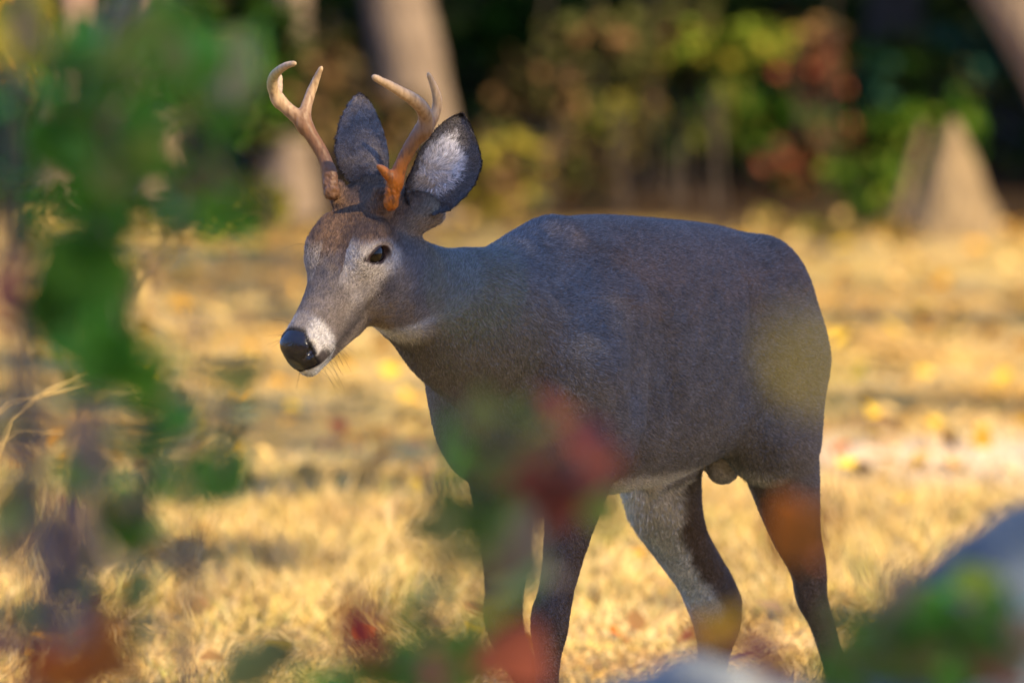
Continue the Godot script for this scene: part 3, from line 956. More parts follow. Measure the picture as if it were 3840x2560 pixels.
	# tail, scrotum and sheath
	f.capsule(L(-0.41, 0.795, 0.0), L(-0.455, 0.74, 0.005), 0.022, 0.026, 0.03)
	f.capsule(L(-0.455, 0.74, 0.005), L(-0.46, 0.63, 0.005), 0.026, 0.016, 0.02)
	f.capsule(L(-0.305, 0.530, 0.0), L(-0.288, 0.498, 0.0), 0.024, 0.0260, 0.012)
	f.capsule(L(-0.16, 0.500, 0.0), L(-0.06, 0.485, 0.0), 0.018, 0.015, 0.03)
	head_shape(f)


func chain(f: Field, pts: Array, k: float) -> void:
	var fine := 4
	for i in pts.size() - 1:
		var q: Array = [pts[maxi(i - 1, 0)], pts[i], pts[i + 1], pts[mini(i + 2, pts.size() - 1)]]
		for j in fine:
			var e := []
			for w in [j / float(fine), (j + 1) / float(fine)]:
				for c in 4:
					e.append(cubic_interpolate(q[1][c], q[2][c], q[0][c], q[3][c], w))
			f.capsule(L(e[0], e[1], e[2]), L(e[4], e[5], e[6]), e[3], e[7], k if i + j == 0 else 0.006)


func H(a: float, b: float, c: float) -> Vector3:
	return head * Vector3(a, b, c)


func head_shape(f: Field) -> void:
	var hb := head.basis
	f.loft(head, [
		[-0.045, -0.035, -0.105, 0.030, 0.1], [-0.02, -0.008, -0.132, 0.046, 0.1], [0.02, 0.0, -0.150, 0.052, 0.15], [0.06, -0.004, -0.162, 0.053, 0.25], [0.10, -0.012, -0.160, 0.049, 0.28],
		[0.14, -0.017, -0.143, 0.041, 0.22], [0.18, -0.019, -0.119, 0.0345, 0.12], [0.215, -0.018, -0.104, 0.031, 0.05], [0.245, -0.016, -0.095, 0.0295, 0.0], [0.265, -0.024, -0.088, 0.023, 0.0], [0.278, -0.042, -0.076, 0.012, 0.0]], 2.35, 0.012)
	for s in [1.0, -1.0]:
		var o := 0.0430 if s > 0.0 else -0.0370
		f.ball(H(0.082, -0.031, o), hb, Vector3(0.038, 0.027, 0.021), 0.025)           # orbit
		f.capsule(H(0.050, -0.018, o), H(0.088, -0.017, o * 1.02), 0.010, 0.009, 0.03)  # brow ridge
		f.capsule(H(0.055, -0.062, 0.050 * s), H(0.145, -0.062, 0.034 * s), 0.012, 0.010, 0.02)   # cheek bone
		f.ball(H(0.062, -0.108, 0.034 * s), hb, Vector3(0.055, 0.048, 0.024), 0.03)          # jaw muscle
		f.ball(H(0.256, -0.043, 0.0165 * s), hb, Vector3(0.016, 0.018, 0.0135), 0.01)         # wing of the nostril
		f.ball(H(0.232, -0.066, 0.020 * s), hb, Vector3(0.030, 0.018, 0.014), 0.012)         # upper lip
		f.capsule(H(0.006, -0.004, 0.034 * s), H(-0.002, 0.010, 0.039 * s), 0.015, 0.0105, 0.014)   # pedicle
	f.capsule(H(-0.02, -0.04, 0.030), EARL[0].lerp(EARL[1], 0.02) - EARL[2] * 0.031, 0.028, 0.0200, 0.025)           # roots of the ears
	var lobe := (EARL[1] - EARL[0]).normalized().cross(EARL[2]).normalized()
	f.capsule(H(-0.02, -0.065, 0.040), EARL[0].lerp(EARL[1], 0.02) - EARL[2] * 0.030 + lobe * 0.026, 0.026, 0.015, 0.03)
	f.capsule(H(-0.02, -0.04, -0.030), EARR[0].lerp(EARR[1], 0.03) - EARR[2] * 0.016, 0.028, 0.0215, 0.025)
	f.ball(H(0.258, -0.046, 0.0), hb, Vector3(0.0215, 0.027, 0.0235), 0.01)                   # nose pad
	f.capsule(H(0.257, -0.088, 0.0), H(0.15, -0.122, 0.0), 0.0145, 0.019, 0.012)            # chin
	for s in [1.0, -1.0]:
		var o := 0.0430 if s > 0.0 else -0.0370
		var tilt := hb * Basis(Vector3.BACK, 0.46)                                           # the slit falls towards the nose
		f.ball(H(0.0845, -0.026, o + 0.0245 * s), tilt, Vector3(0.0222, 0.0142, 0.0135), 0.004, true)
		f.capsule(H(0.097, -0.0195, o + 0.021 * s), H(0.105, -0.0175, o + 0.016 * s), 0.0030, 0.0014, 0.004, true)
		f.capsule(H(0.254, -0.033, 0.029 * s), H(0.262, -0.041, 0.026 * s), 0.0048, 0.0072, 0.003, true)   # nostril
		f.capsule(H(0.262, -0.041, 0.026 * s), H(0.275, -0.047, 0.019 * s), 0.0072, 0.0034, 0.003, true)
		f.capsule(H(0.276, -0.074, 0.006 * s), H(0.222, -0.080, 0.034 * s), 0.0024, 0.0024, 0.003, true)     # mouth
# ---------------------------------------------------------------- colours of the coat (linear), by place on the animal
var rough_noise := FastNoiseLite.new()
var fine_noise := FastNoiseLite.new()

func soft(a: float, b: float, x: float) -> float:
	return smoothstep(a, b, x)


func coat_colour(p: Vector3, n: Vector3) -> Color:
	var q := head.affine_inverse() * p
	var u := p.x
	var v := p.y
	var w := -p.z
	var patch := rough_noise.get_noise_3dv(p * 22.0)
	var grain := fine_noise.get_noise_3dv(p * 260.0)
	var c := Color(0.142, 0.130, 0.120)
	c = c.lerp(Color(0.205, 0.135, 0.096), soft(0.70, 0.86, v + 0.05 * patch) * 0.8 * soft(0.42, 0.2, u))
	c = c.lerp(Color(0.155, 0.104, 0.074), soft(0.52, 0.40, v))
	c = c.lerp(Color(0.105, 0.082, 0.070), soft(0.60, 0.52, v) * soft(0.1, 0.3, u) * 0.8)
	c = c.lerp(Color(0.020, 0.017, 0.015), soft(0.050, 0.042, v))
	var is_head := soft(-0.028, 0.022, q.x + 0.065 - 1.5 * maxf(0.0, -0.06 - q.y))
	if is_head < 0.999:
		# belly, inner thighs, throat, tail
		var belly := soft(-0.55, -0.92, n.y + 0.12 * patch) * soft(0.52, 0.497, v) * soft(0.26, 0.14, u) * soft(-0.27, -0.22, u)
		c = c.lerp(Color(0.56, 0.52, 0.47), belly)
		if w < -0.03 and u < -0.15:
			c = c.lerp(Color(0.68, 0.63, 0.57), soft(0.56, 0.49, v) * soft(-0.62, -0.20, n.x * 0.5 + n.z * 0.866 + 0.15 * patch) * soft(0.21, 0.26, v))
		if w > 0.03 and u < -0.15:
			c = c.lerp(Color(0.40, 0.36, 0.33), soft(0.56, 0.49, v) * soft(-0.3, -0.75, -n.z) * 0.8)
		if u > 0.15:
			c = c.lerp(Color(0.36, 0.33, 0.30), soft(0.44, 0.36, v) * soft(-0.25, -0.6, n.x) * 0.35)
		c = c.lerp(Color(0.55, 0.52, 0.50), soft(-0.41, -0.44, u) * soft(0.8, 0.7, v) * soft(0.6, 0.66, v) * 0.8)
		c = c.lerp(Color(0.40, 0.37, 0.35), soft(0.040, 0.026, Vector2(u + 0.29, v - 0.502).length()) * soft(0.04, 0.03, absf(w)))
		var throat := Vector3((u - 0.724) / 0.028, (v - 0.756) / 0.020, (w + 0.03) / 0.05).length()
		c = c.lerp(Color(0.50, 0.48, 0.45), soft(1.15, 0.65, throat + 0.15 * patch))
	if is_head > 0.001:
		var h := Color(0.172, 0.138, 0.114)
		var side := absf(q.z)
		h = h.lerp(Color(0.205, 0.116, 0.064), soft(0.135, 0.080, q.x + 0.02 * patch) * soft(-0.060, -0.024, q.y))      # rusty forehead
		h = h.lerp(Color(0.085, 0.056, 0.040), soft(0.40, 0.75, 0.9 * fine_noise.get_noise_3dv(p * 120.0) + 0.6 * grain + 0.45) * soft(0.16, 0.09, q.x) * soft(-0.06, -0.03, q.y) * 0.8)
		h = h.lerp(Color(0.32, 0.255, 0.195), soft(-0.095, -0.118, q.y - 0.25 * (0.2 - q.x)) * soft(0.06, 0.13, q.x))
		h = h.lerp(Color(0.10, 0.082, 0.070), soft(0.006, 0.002, absf(q.y + 0.083 - 0.18 * (0.215 - q.x) * -1.0)) * soft(0.13, 0.18, q.x) * soft(0.235, 0.22, q.x) * 0.6)
		h = h.lerp(Color(0.28, 0.20, 0.125), soft(0.05, -0.02, q.x) * soft(-0.03, -0.06, q.y) * soft(0.03, 0.05, side))      # warm cheek below the ear
		var e := Vector2(q.x - 0.084, q.y + 0.026).rotated(-0.46)
		var ring := Vector2((e.x - 0.010) / 0.046, (e.y + 0.003) / (0.036 if e.y < 0.0 else 0.0265)).length() + 0.12 * patch
		var lid := Vector2((e.x - 0.001) / 0.0222, (e.y - 0.001) / 0.0130).length()
		if side > 0.022:
			h = h.lerp(Color(0.45, 0.39, 0.32), soft(1.12, 0.66, ring + (0.0 if q.z > 0.0 else 0.22)) * (0.78 if q.z > 0.0 else 0.5))
			h = h.lerp(Color(0.40, 0.34, 0.28), soft(0.03, 0.012, absf(e.x - 0.030 - 0.6 * absf(e.y + 0.04))) * soft(0.01, -0.03, e.y) * soft(-0.10, -0.05, e.y) * 0.55)
			h = h.lerp(Color(0.040, 0.024, 0.020), soft(1.22, 1.02, minf(lid, Vector2((e.x - 0.023) / 0.006, e.y / 0.004).length())))
		# muzzle: pale band, dark behind the nostril, white chin, black nose
		var band := soft(0.207, 0.221, q.x + 0.15 * (q.y + 0.03) + 0.004 * patch) * soft(-0.092, -0.080, q.y)
		h = h.lerp(Color(0.45, 0.41, 0.37), band * lerpf(0.22, 1.0, soft(0.008, 0.024, side)))
		h = h.lerp(Color(0.048, 0.040, 0.038), soft(0.240, 0.250, q.x + 0.3 * (-0.052 - q.y)) * soft(-0.048, -0.056, q.y) * soft(-0.083, -0.078, q.y))
		h = h.lerp(Color(0.010, 0.009, 0.010), soft(0.238, 0.247, q.x - 1.1 * maxf(0.0, side - 0.0140)))
		h = h.lerp(Color(0.50, 0.50, 0.50), soft(-0.073, -0.077, q.y) * soft(0.222, 0.236, q.x))
		h = h.lerp(Color(0.10, 0.085, 0.078), soft(0.005, 0.002, absf(q.y + 0.077)) * soft(0.21, 0.225, q.x) * soft(0.255, 0.24, q.x) * 0.7)
		h = h.lerp(Color(0.62, 0.60, 0.56), soft(-0.146, -0.158, q.y + 0.004 * patch) * soft(0.16, 0.12, q.x) * soft(0.08, 0.115, q.x))
		h = h.lerp(Color(0.66, 0.66, 0.64), soft(0.030, 0.018, Vector3(q.x + 0.055, q.y + 0.085, (side - 0.062) * 0.7).length()))
		c = c.lerp(h, is_head)
	return c * maxf(0.25, 1.0 + 0.20 * patch + 0.14 * rough_noise.get_noise_3dv(p * 8.0 + Vector3(40, 0, 0)) + lerpf(0.32, 0.55, is_head) * grain) * lerpf(1.32, 1.2, is_head)


func is_nose(p: Vector3) -> bool:
	var q := head.affine_inverse() * p
	return q.x > 0.2465 + 1.3 * maxf(0.0, absf(q.z) - 0.0140) and q.y > -0.069


func hair_length(p: Vector3) -> float:
	var q := head.affine_inverse() * p
	var on_head := soft(-0.10, -0.03, q.x) * soft(-0.19, -0.165, q.y)
	var body := lerpf(0.0065, 0.0105, soft(0.36, 0.55, p.y))
	body = lerpf(body, 0.018, soft(0.04, 0.02, Vector2(p.x - 0.68, p.y - 0.755).length()))
	body = lerpf(body, 0.004, soft(0.045, 0.03, Vector2(p.x + 0.29, p.y - 0.502).length()) * soft(0.04, 0.03, absf(p.z)))
	body = lerpf(body, 0.020, soft(0.505, 0.485, p.y) * soft(0.35, 0.2, p.x) * soft(-0.3, -0.2, p.x))
	var face := lerpf(0.0085, 0.0045, soft(0.06, 0.2, q.x))
	var e := Vector2(q.x - 0.084, q.y + 0.026).rotated(-0.46)
	if absf(q.z) > 0.026 and Vector2((e.x - 0.001) / 0.0258, (e.y - 0.001) / 0.0156).length() < 1.0:
		return 0.0
	if is_nose(p) or (q.x > 0.245 and q.y < -0.05 and q.y > -0.085):
		return 0.0
	return 0.0 if p.y < 0.05 else lerpf(body, face, on_head)


func hair_flow(p: Vector3) -> Vector3:
	var q := head.affine_inverse() * p
	var on_head := soft(-0.10, -0.02, q.x) * soft(-0.19, -0.16, q.y)
	var body := Vector3(-0.9, -0.45, 0).lerp(Vector3(-0.5, -0.85, 0), soft(0.3, 0.6, p.x)).lerp(Vector3(-0.15, -1.0, 0), soft(0.5, 0.38, p.y))
	var face := -head.basis.x + head.basis.y * 0.12 - head.basis.z * q.z * 3.0
	return body.lerp(face, on_head)


# hairs laid over a surface, as one stuff part
func grow(called: String, parent: Node3D, pts: PackedVector3Array, nor: PackedVector3Array, tri: PackedInt32Array, per_m2: float, blade: Mesh, seed_: int, tint: Callable, length: Callable, flow: Callable, lift: float) -> int:
	var rng := RandomNumberGenerator.new()
	rng.seed = seed_
	var where: Array[Transform3D] = []
	var cols := PackedColorArray()
	for i in range(0, tri.size(), 3):
		var a := pts[tri[i]]
		var b := pts[tri[i + 1]]
		var c := pts[tri[i + 2]]
		var area := (b - a).cross(c - a).length() * 0.5 * per_m2
		var many := int(area) + (1 if rng.randf() < area - int(area) else 0)
		if many == 0:
			continue
		var mid := (a + b + c) / 3.0
		var len0: float = length.call(mid)
		if len0 <= 0.0:
			continue
		var fl: Vector3 = flow.call(mid)
		for k in many:
			var s := sqrt(rng.randf())
			var t := rng.randf()
			var wa := 1.0 - s
			var wb := s * (1.0 - t)
			var wc := s * t
			var p := a * wa + b * wb + c * wc
			var n := (nor[tri[i]] * wa + nor[tri[i + 1]] * wb + nor[tri[i + 2]] * wc).normalized()
			var swirl := Vector3(rough_noise.get_noise_3dv(p * 70.0), rough_noise.get_noise_3dv(p * 70.0 + Vector3(9, 3, 5)), rough_noise.get_noise_3dv(p * 70.0 + Vector3(2, 31, 8)))
			var f := fl + swirl * 0.9 + Vector3(rng.randf() - 0.5, rng.randf() - 0.5, rng.randf() - 0.5) * 0.5
			f = (f - n * f.dot(n)).normalized()
			var dir := (f + n * lift * rng.randf_range(0.6, 1.5)).normalized()
			var wide := dir.cross(n).normalized()
			var ln := len0 * rng.randf_range(0.65, 1.25)
			var th := rng.randf_range(0.75, 1.3)
			where.append(Transform3D(Basis(wide * th, dir * ln, wide.cross(dir)), p - n * 0.0004))
			var cc: Color = tint.call(p, n)
			var tone := rng.randf()
			tone = lerpf(0.64, 1.42, tone * tone * 0.4 + tone * 0.6)
			cols.append(Color(cc.r * tone, cc.g * tone, cc.b * tone))
	var mm := MultiMesh.new()
	mm.transform_format = MultiMesh.TRANSFORM_3D
	mm.use_colors = true
	mm.mesh = blade
	mm.instance_count = where.size()
	for i in where.size():
		mm.set_instance_transform(i, where[i])
		mm.set_instance_color(i, cols[i])
	var o := MultiMeshInstance3D.new()
	o.name = called
	o.multimesh = mm
	o.set_meta("kind", "stuff")
	parent.add_child(o, true)
	return where.size()


# one hair, length along y, darker at the root
func hair_blade(width: float, mat: Material, root := 0.62) -> ArrayMesh:
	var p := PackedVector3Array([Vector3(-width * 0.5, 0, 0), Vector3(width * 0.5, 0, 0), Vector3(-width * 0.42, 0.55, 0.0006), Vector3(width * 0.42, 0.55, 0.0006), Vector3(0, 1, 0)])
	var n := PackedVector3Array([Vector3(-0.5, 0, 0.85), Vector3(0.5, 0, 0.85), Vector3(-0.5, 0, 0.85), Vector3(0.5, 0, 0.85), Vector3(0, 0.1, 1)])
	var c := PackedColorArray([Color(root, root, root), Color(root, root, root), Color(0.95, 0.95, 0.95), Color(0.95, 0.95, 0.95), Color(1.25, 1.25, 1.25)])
	return array_mesh(p, n, c, PackedInt32Array([0, 2, 1, 1, 2, 3, 2, 4, 3]), mat)


func painted(rough: float, spec := 0.3) -> StandardMaterial3D:
	var m := StandardMaterial3D.new()
	m.vertex_color_use_as_albedo = true
	m.roughness = rough
	m.metallic_specular = spec
	return m


func part(called: String, mesh: Mesh, parent: Node3D) -> MeshInstance3D:
	var o := MeshInstance3D.new()
	o.name = called
	o.mesh = mesh
	parent.add_child(o, true)
	return o


# a cupped ear; outline rows are [along, left of the axis, right of the axis, depth of the cup]
func ear(root: Node3D, base: Vector3, tip: Vector3, opening: Vector3, rows: Array, label: String, fur_mat: Material, seed_: int) -> void:
	var axis := tip - base
	var n0 := (opening - axis * opening.dot(axis) / axis.length_squared()).normalized()
	var side := axis.normalized().cross(n0).normalized()
	var nt := 40
	var ns := 28
	var pts := PackedVector3Array()
	var col := PackedColorArray()
	var inner_flag := PackedByteArray()
	for layer in 2:
		for j in nt + 1:
			var t := j / float(nt)
			var e := 0
			while e < rows.size() - 2 and rows[e + 1][0] < t:
				e += 1
			var wgt: float = (t - rows[e][0]) / (rows[e + 1][0] - rows[e][0])
			var v := []
			for c in range(1, 4):
				v.append(cubic_interpolate(rows[e][c], rows[e + 1][c], rows[maxi(e - 1, 0)][c], rows[mini(e + 2, rows.size() - 1)][c], wgt))
			for i in ns + 1:
				var s := i / float(ns) * 2.0 - 1.0
				var sn := sin(s * PI * 0.5)
				var off := lerpf(v[0], v[1], sn * 0.5 + 0.5)
				var rim := smoothstep(0.62, 1.0, absf(s))
				var dep: float = v[2] * (1.0 - sn * sn) - 0.004 * rim
				var thick := 0.0016 * (1.0 - pow(absf(s), 8.0)) + 0.0004
				if t > 0.97:
					thick *= (1.0 - t) / 0.03
				var p := base + axis * t + side * off - n0 * (dep + (thick if layer == 1 else -thick))
				pts.append(p)
				var edge := maxf(absf(s), smoothstep(0.70, 1.0, t))
				var nz := rough_noise.get_noise_3dv(p * 60.0)
				var c := Color(0.25, 0.20, 0.165)
				if layer == 0:
					c = Color(0.19, 0.165, 0.150)
					c = c.lerp(Color(0.90, 0.83, 0.79), smoothstep(1.05, 0.65, Vector2((sn + 0.16) / 0.74, (t - 0.46) / 0.34).length() + 0.35 * nz))
					c = c.lerp(Color(0.45, 0.40, 0.35), smoothstep(0.34, 0.10, t) * smoothstep(0.5, 0.2, absf(sn + 0.1 + 0.5 * nz)))
					c = c.lerp(Color(0.022, 0.016, 0.014), smoothstep(0.85, 0.98, edge + 0.1 * nz) * smoothstep(0.05, 0.2, t))
				else:
					c = c.lerp(Color(0.040, 0.032, 0.034), smoothstep(0.86, 1.0, edge) * 0.9)
				col.append(c * (1.0 + 0.2 * nz))
				inner_flag.append(1 - layer)
	var tri := PackedInt32Array()
	var row := ns + 1
	var half := (nt + 1) * row
	for j in nt:
		for i in ns:
			var a := j * row + i
			tri.append_array(PackedInt32Array([a, a + row, a + 1, a + 1, a + row, a + row + 1]))
			a += half
			tri.append_array(PackedInt32Array([a, a + 1, a + row, a + 1, a + row + 1, a + row]))
		for i in [0, ns]:
			var a: int = j * row + i
			tri.append_array(PackedInt32Array([a, a + half, a + row, a + row, a + half, a + half + row]))
	var nor := smooth_normals(pts, tri)
	# make the normals point out of the shell whichever way the sides run
	if nor[20 * row + ns / 2].dot(n0) < 0.0:
		turn_over(nor, tri)
	var o := part("ear", array_mesh(pts, nor, col, tri, fur_mat), root)
	o.set_meta("label", label)
	var outer_tri := PackedInt32Array()
	var inner_tri := PackedInt32Array()
	for i in range(0, tri.size(), 3):
		if inner_flag[tri[i]] and inner_flag[tri[i + 1]] and inner_flag[tri[i + 2]]:
			inner_tri.append_array(tri.slice(i, i + 3))
		else:
			outer_tri.append_array(tri.slice(i, i + 3))
	var lookup := func(p: Vector3, n: Vector3) -> Color:
		var t := clampf((p - base).dot(axis) / axis.length_squared(), 0.0, 1.0)
		var j := int(round(t * nt))
		var best := 0
		var far := 1e9
		var from := (0 if n.dot(n0) > 0.0 else half) + j * row
		for i in range(from, from + row):
			var dd := pts[i].distance_squared_to(p)
			if dd < far:
				far = dd
				best = i
		return col[best]
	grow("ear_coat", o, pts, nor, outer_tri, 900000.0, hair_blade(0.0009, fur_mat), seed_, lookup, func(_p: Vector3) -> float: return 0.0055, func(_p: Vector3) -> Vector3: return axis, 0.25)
	var center := base + axis * 0.42 - n0 * 0.02
	grow("ear_lining", o, pts, nor, inner_tri, 520000.0, hair_blade(0.0013, fur_mat), seed_ + 1, lookup,
		func(p: Vector3) -> float: return lerpf(0.006, 0.019, smoothstep(0.06, 0.02, (p - center).length())),
		func(p: Vector3) -> Vector3: return axis.normalized() * 0.5 + (p - center).normalized() * 0.8 + side * sin(p.y * 160.0) * 0.6, 0.35)


func antler(root: Node3D, beam: Array, tines: Array, burr: Vector3, dark: Color, label: String, mat: Material) -> void:
	var lo := Vector3.ONE * 1e9
	var hi := -lo
	for list in [beam] + tines:
		for b in list:
			lo = lo.min(L(b[0], b[1], b[2]))
			hi = hi.max(L(b[0], b[1], b[2]))
	var f := Field.new(lo - Vector3.ONE * 0.024, hi + Vector3.ONE * 0.024, 0.0021)
	chain(f, beam, 0.004)
	for t in tines:
		chain(f, t, 0.014)
	var rng := RandomNumberGenerator.new()
	rng.seed = 77
	var up: Vector3 = (L(beam[2][0], beam[2][1], beam[2][2]) - L(beam[0][0], beam[0][1], beam[0][2])).normalized()
	for i in 60:
		var a := rng.randf() * TAU
		var ring := Basis(up, a) * up.cross(Vector3.RIGHT).normalized()
		var at := burr + ring * rng.randf_range(0.0062, 0.0095) + up * rng.randf_range(-0.012, 0.030)
		f.capsule(at, at + up * rng.randf_range(0.004, 0.012), rng.randf_range(0.0020, 0.0040), 0.0012, 0.002)
	var s := f.surface()
	var pts: PackedVector3Array = s[0]
	var nor := smooth_normals(pts, s[1])
	for i in pts.size():
		var q := pts[i]
		var low := (q - burr).length()
		pts[i] += nor[i] * (0.0007 * fine_noise.get_noise_3dv(Vector3(q.x * 190.0, q.y * 22.0, q.z * 190.0)) + 0.0034 * soft(0.034, 0.012, low) * maxf(-0.3, fine_noise.get_noise_3dv(Vector3(q.x * 170.0, q.y * 110.0, q.z * 170.0))))
	nor = smooth_normals(pts, s[1])
	var col := PackedColorArray()
	for i in pts.size():
		var p := pts[i]
		var far := (p - burr).length()
		var streak := fine_noise.get_noise_3dv(Vector3(p.x * 150.0, p.y * 24.0, p.z * 150.0))
		var c := dark.lerp(Color(0.200, 0.092, 0.034), soft(0.025, 0.085, far)).lerp(Color(0.44, 0.30, 0.165), soft(0.085, 0.180, far + 0.03 * streak))
		c = c.lerp(Color(0.075, 0.034, 0.016), soft(0.05, 0.45, streak) * soft(0.17, 0.06, far) * 0.8)
		col.append(c * maxf(0.3, 1.0 + 0.4 * streak))
	var o := part("antler", array_mesh(pts, nor, col, s[1], mat), root)
	o.set_meta("label", label)


func deer() -> void:
	var root := Node3D.new()
	root.name = "deer"
	root.position = Vector3(0.186, 0, 0)
	root.rotation.y = deg_to_rad(-120)
	root.set_meta("label", "young grey-brown buck deer standing on dry grass with its head lowered to the left")
	root.set_meta("category", "deer")
	add_child(root)
	var skin := painted(0.9, 0.2)
	var wet := painted(0.22, 0.5)
	wet.heightmap_enabled = true
	wet.heightmap_texture = noise_texture(71, 0.09, 2, [], 256, true)
	wet.heightmap_scale = 0.05
	wet.uv1_triplanar = true
	wet.uv1_scale = Vector3(10, 10, 10)
	var fur_mat := painted(0.75, 0.25)
	var cut := 0.62
	var f := Field.new(Vector3(-0.62, -0.03, -0.21), Vector3(cut + 0.006, 1.0, 0.2), 0.006)
	deer_shape(f)
	var g := Field.new(Vector3(cut, 0.66, -0.11), Vector3(0.93, 1.03, 0.2), 0.0026)
	deer_shape(g)
	var m := ArrayMesh.new()
	var grown := []
	for fld in [f, g]:
		var s: Array = fld.surface()
		var pts: PackedVector3Array = s[0]
		var tri: PackedInt32Array = s[1]
		var nor := smooth_normals(pts, tri)
		var col := PackedColorArray()
		for i in pts.size():
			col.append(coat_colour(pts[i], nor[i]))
		if fld == f:
			array_mesh(pts, nor, col, tri, skin, m)
		else:
			var dry := PackedInt32Array()
			var nose := PackedInt32Array()
			for i in range(0, tri.size(), 3):
				if is_nose((pts[tri[i]] + pts[tri[i + 1]] + pts[tri[i + 2]]) / 3.0):
					nose.append_array(tri.slice(i, i + 3))
				else:
					dry.append_array(tri.slice(i, i + 3))
			array_mesh(pts, nor, col, dry, skin, m)
			array_mesh(pts, nor, col, nose, wet, m)
		grown.append([pts, nor, tri])
	var b := part("body", m, root)
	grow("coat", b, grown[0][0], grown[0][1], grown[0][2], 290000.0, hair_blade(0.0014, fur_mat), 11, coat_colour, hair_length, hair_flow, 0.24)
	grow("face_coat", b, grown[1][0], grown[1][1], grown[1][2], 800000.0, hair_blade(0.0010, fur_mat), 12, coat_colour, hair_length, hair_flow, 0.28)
	whiskers(b)
	var em := StandardMaterial3D.new()
	em.albedo_color = Color(0.030, 0.015, 0.012)
	em.roughness = 0.03
	em.metallic_specular = 0.4
	var lid_mat := matte(Color(0.035, 0.020, 0.016), 0.45)
	for sd in [1.0, -1.0]:
		var sp := SphereMesh.new()
		sp.radius = 0.0268
		sp.height = 0.0536
		sp.radial_segments = 96
		sp.rings = 48
		sp.material = em
		var eye := part("eye", sp, root)
		eye.position = H(0.0822, -0.0272, 0.0390 if sd > 0.0 else -0.0330)
		var rim := [PackedVector3Array(), PackedInt32Array()]
		var path := PackedVector3Array()
		var radii := PackedFloat32Array()
		var slit := head.basis * Basis(Vector3.BACK, 0.46)
		for i in 49:
			var a := TAU * i / 48.0
			var ex := 0.0220 * cos(a)
			var ey := (0.0136 if sin(a) > 0.0 else 0.0108) * signf(sin(a)) * pow(absf(sin(a)), 1.15) + 0.0008
			if cos(a) > 0.75:
				ex += (cos(a) - 0.75) * 0.026
				ey -= (cos(a) - 0.75) * 0.004
			path.append(slit * Vector3(ex, ey, sqrt(0.0284 * 0.0284 - minf(ex * ex + ey * ey, 0.0006)) * sd))
			radii.append(0.0021 if sin(a) > 0.0 else 0.0017)
		tube(rim, path, radii, 8)
		part("eyelid", tube_mesh(rim, lid_mat), eye)
	var horn := painted(0.5, 0.4)
	antler(root, [[0.714, 0.952, -0.113, 0.0088], [0.714, 0.958, -0.114, 0.0086], [0.711, 0.981, -0.119, 0.0082], [0.709, 1.006, -0.13, 0.0080], [0.71, 1.032, -0.147, 0.0082], [0.71, 1.058, -0.167, 0.0090], [0.715, 1.074, -0.186, 0.0080], [0.723, 1.091, -0.2, 0.0070], [0.736, 1.108, -0.202, 0.0062], [0.748, 1.124, -0.194, 0.0055], [0.761, 1.135, -0.176, 0.0045], [0.772, 1.143, -0.155, 0.0034], [0.779, 1.146, -0.137, 0.0020]],
		[[[0.709, 1.050, -0.163, 0.0075], [0.708, 1.065, -0.164, 0.0072], [0.697, 1.086, -0.165, 0.0058], [0.689, 1.105, -0.162, 0.0046], [0.69, 1.123, -0.153, 0.0033], [0.695, 1.139, -0.142, 0.0015]],
		[[0.724, 1.088, -0.2, 0.005], [0.72, 1.096, -0.205, 0.0048], [0.701, 1.107, -0.212, 0.0036], [0.683, 1.126, -0.221, 0.0018]]],
		L(0.713, 0.960, -0.114), Color(0.20, 0.10, 0.048), "right antler with a tan beam and three pale points", horn)
	antler(root, [[0.717, 0.936, -0.009, 0.0092], [0.719, 0.96, -0.003, 0.0088], [0.719, 0.987, 0.006, 0.0082], [0.715, 1.012, 0.017, 0.0082], [0.709, 1.034, 0.029, 0.0088], [0.702, 1.051, 0.04, 0.0092], [0.708, 1.069, 0.046, 0.0084], [0.725, 1.084, 0.047, 0.0080], [0.744, 1.095, 0.044, 0.0074], [0.769, 1.105, 0.04, 0.0060], [0.791, 1.116, 0.032, 0.0047], [0.812, 1.124, 0.027, 0.0032], [0.82, 1.129, 0.023, 0.0018]],
		[[[0.703, 1.045, 0.038, 0.008], [0.699, 1.049, 0.041, 0.0068], [0.686, 1.063, 0.045, 0.0058], [0.678, 1.079, 0.047, 0.0051], [0.68, 1.096, 0.049, 0.0044], [0.688, 1.114, 0.047, 0.0032], [0.698, 1.132, 0.044, 0.0015]],
		[[0.720, 0.972, 0.002, 0.0065], [0.732, 0.981, -0.005, 0.0048], [0.739, 0.988, -0.008, 0.0034], [0.748, 0.995, -0.013, 0.0014]]],
		L(0.718, 0.950, -0.006), Color(0.36, 0.105, 0.012), "left antler with an orange-brown base and a short brow point", horn)
	# the axis of each ear was measured from the photograph
	ear(root, EARL[0], EARL[1], EARL[2], [[0.0, -0.020, 0.022, 0.028], [0.10, -0.032, 0.040, 0.034], [0.18, -0.0360, 0.047, 0.034], [0.28, -0.0362, 0.0545, 0.031], [0.42, -0.0352, 0.060, 0.026], [0.55, -0.0338, 0.060, 0.021], [0.65, -0.029, 0.0565, 0.017], [0.75, -0.025, 0.0465, 0.013], [0.86, -0.0175, 0.0315, 0.008], [0.94, -0.009, 0.019, 0.004], [0.98, -0.003, 0.010, 0.002], [1.0, 0.002, 0.005, 0.0]], "left ear turned to the front, white inside with a dark rim", fur_mat, 21)
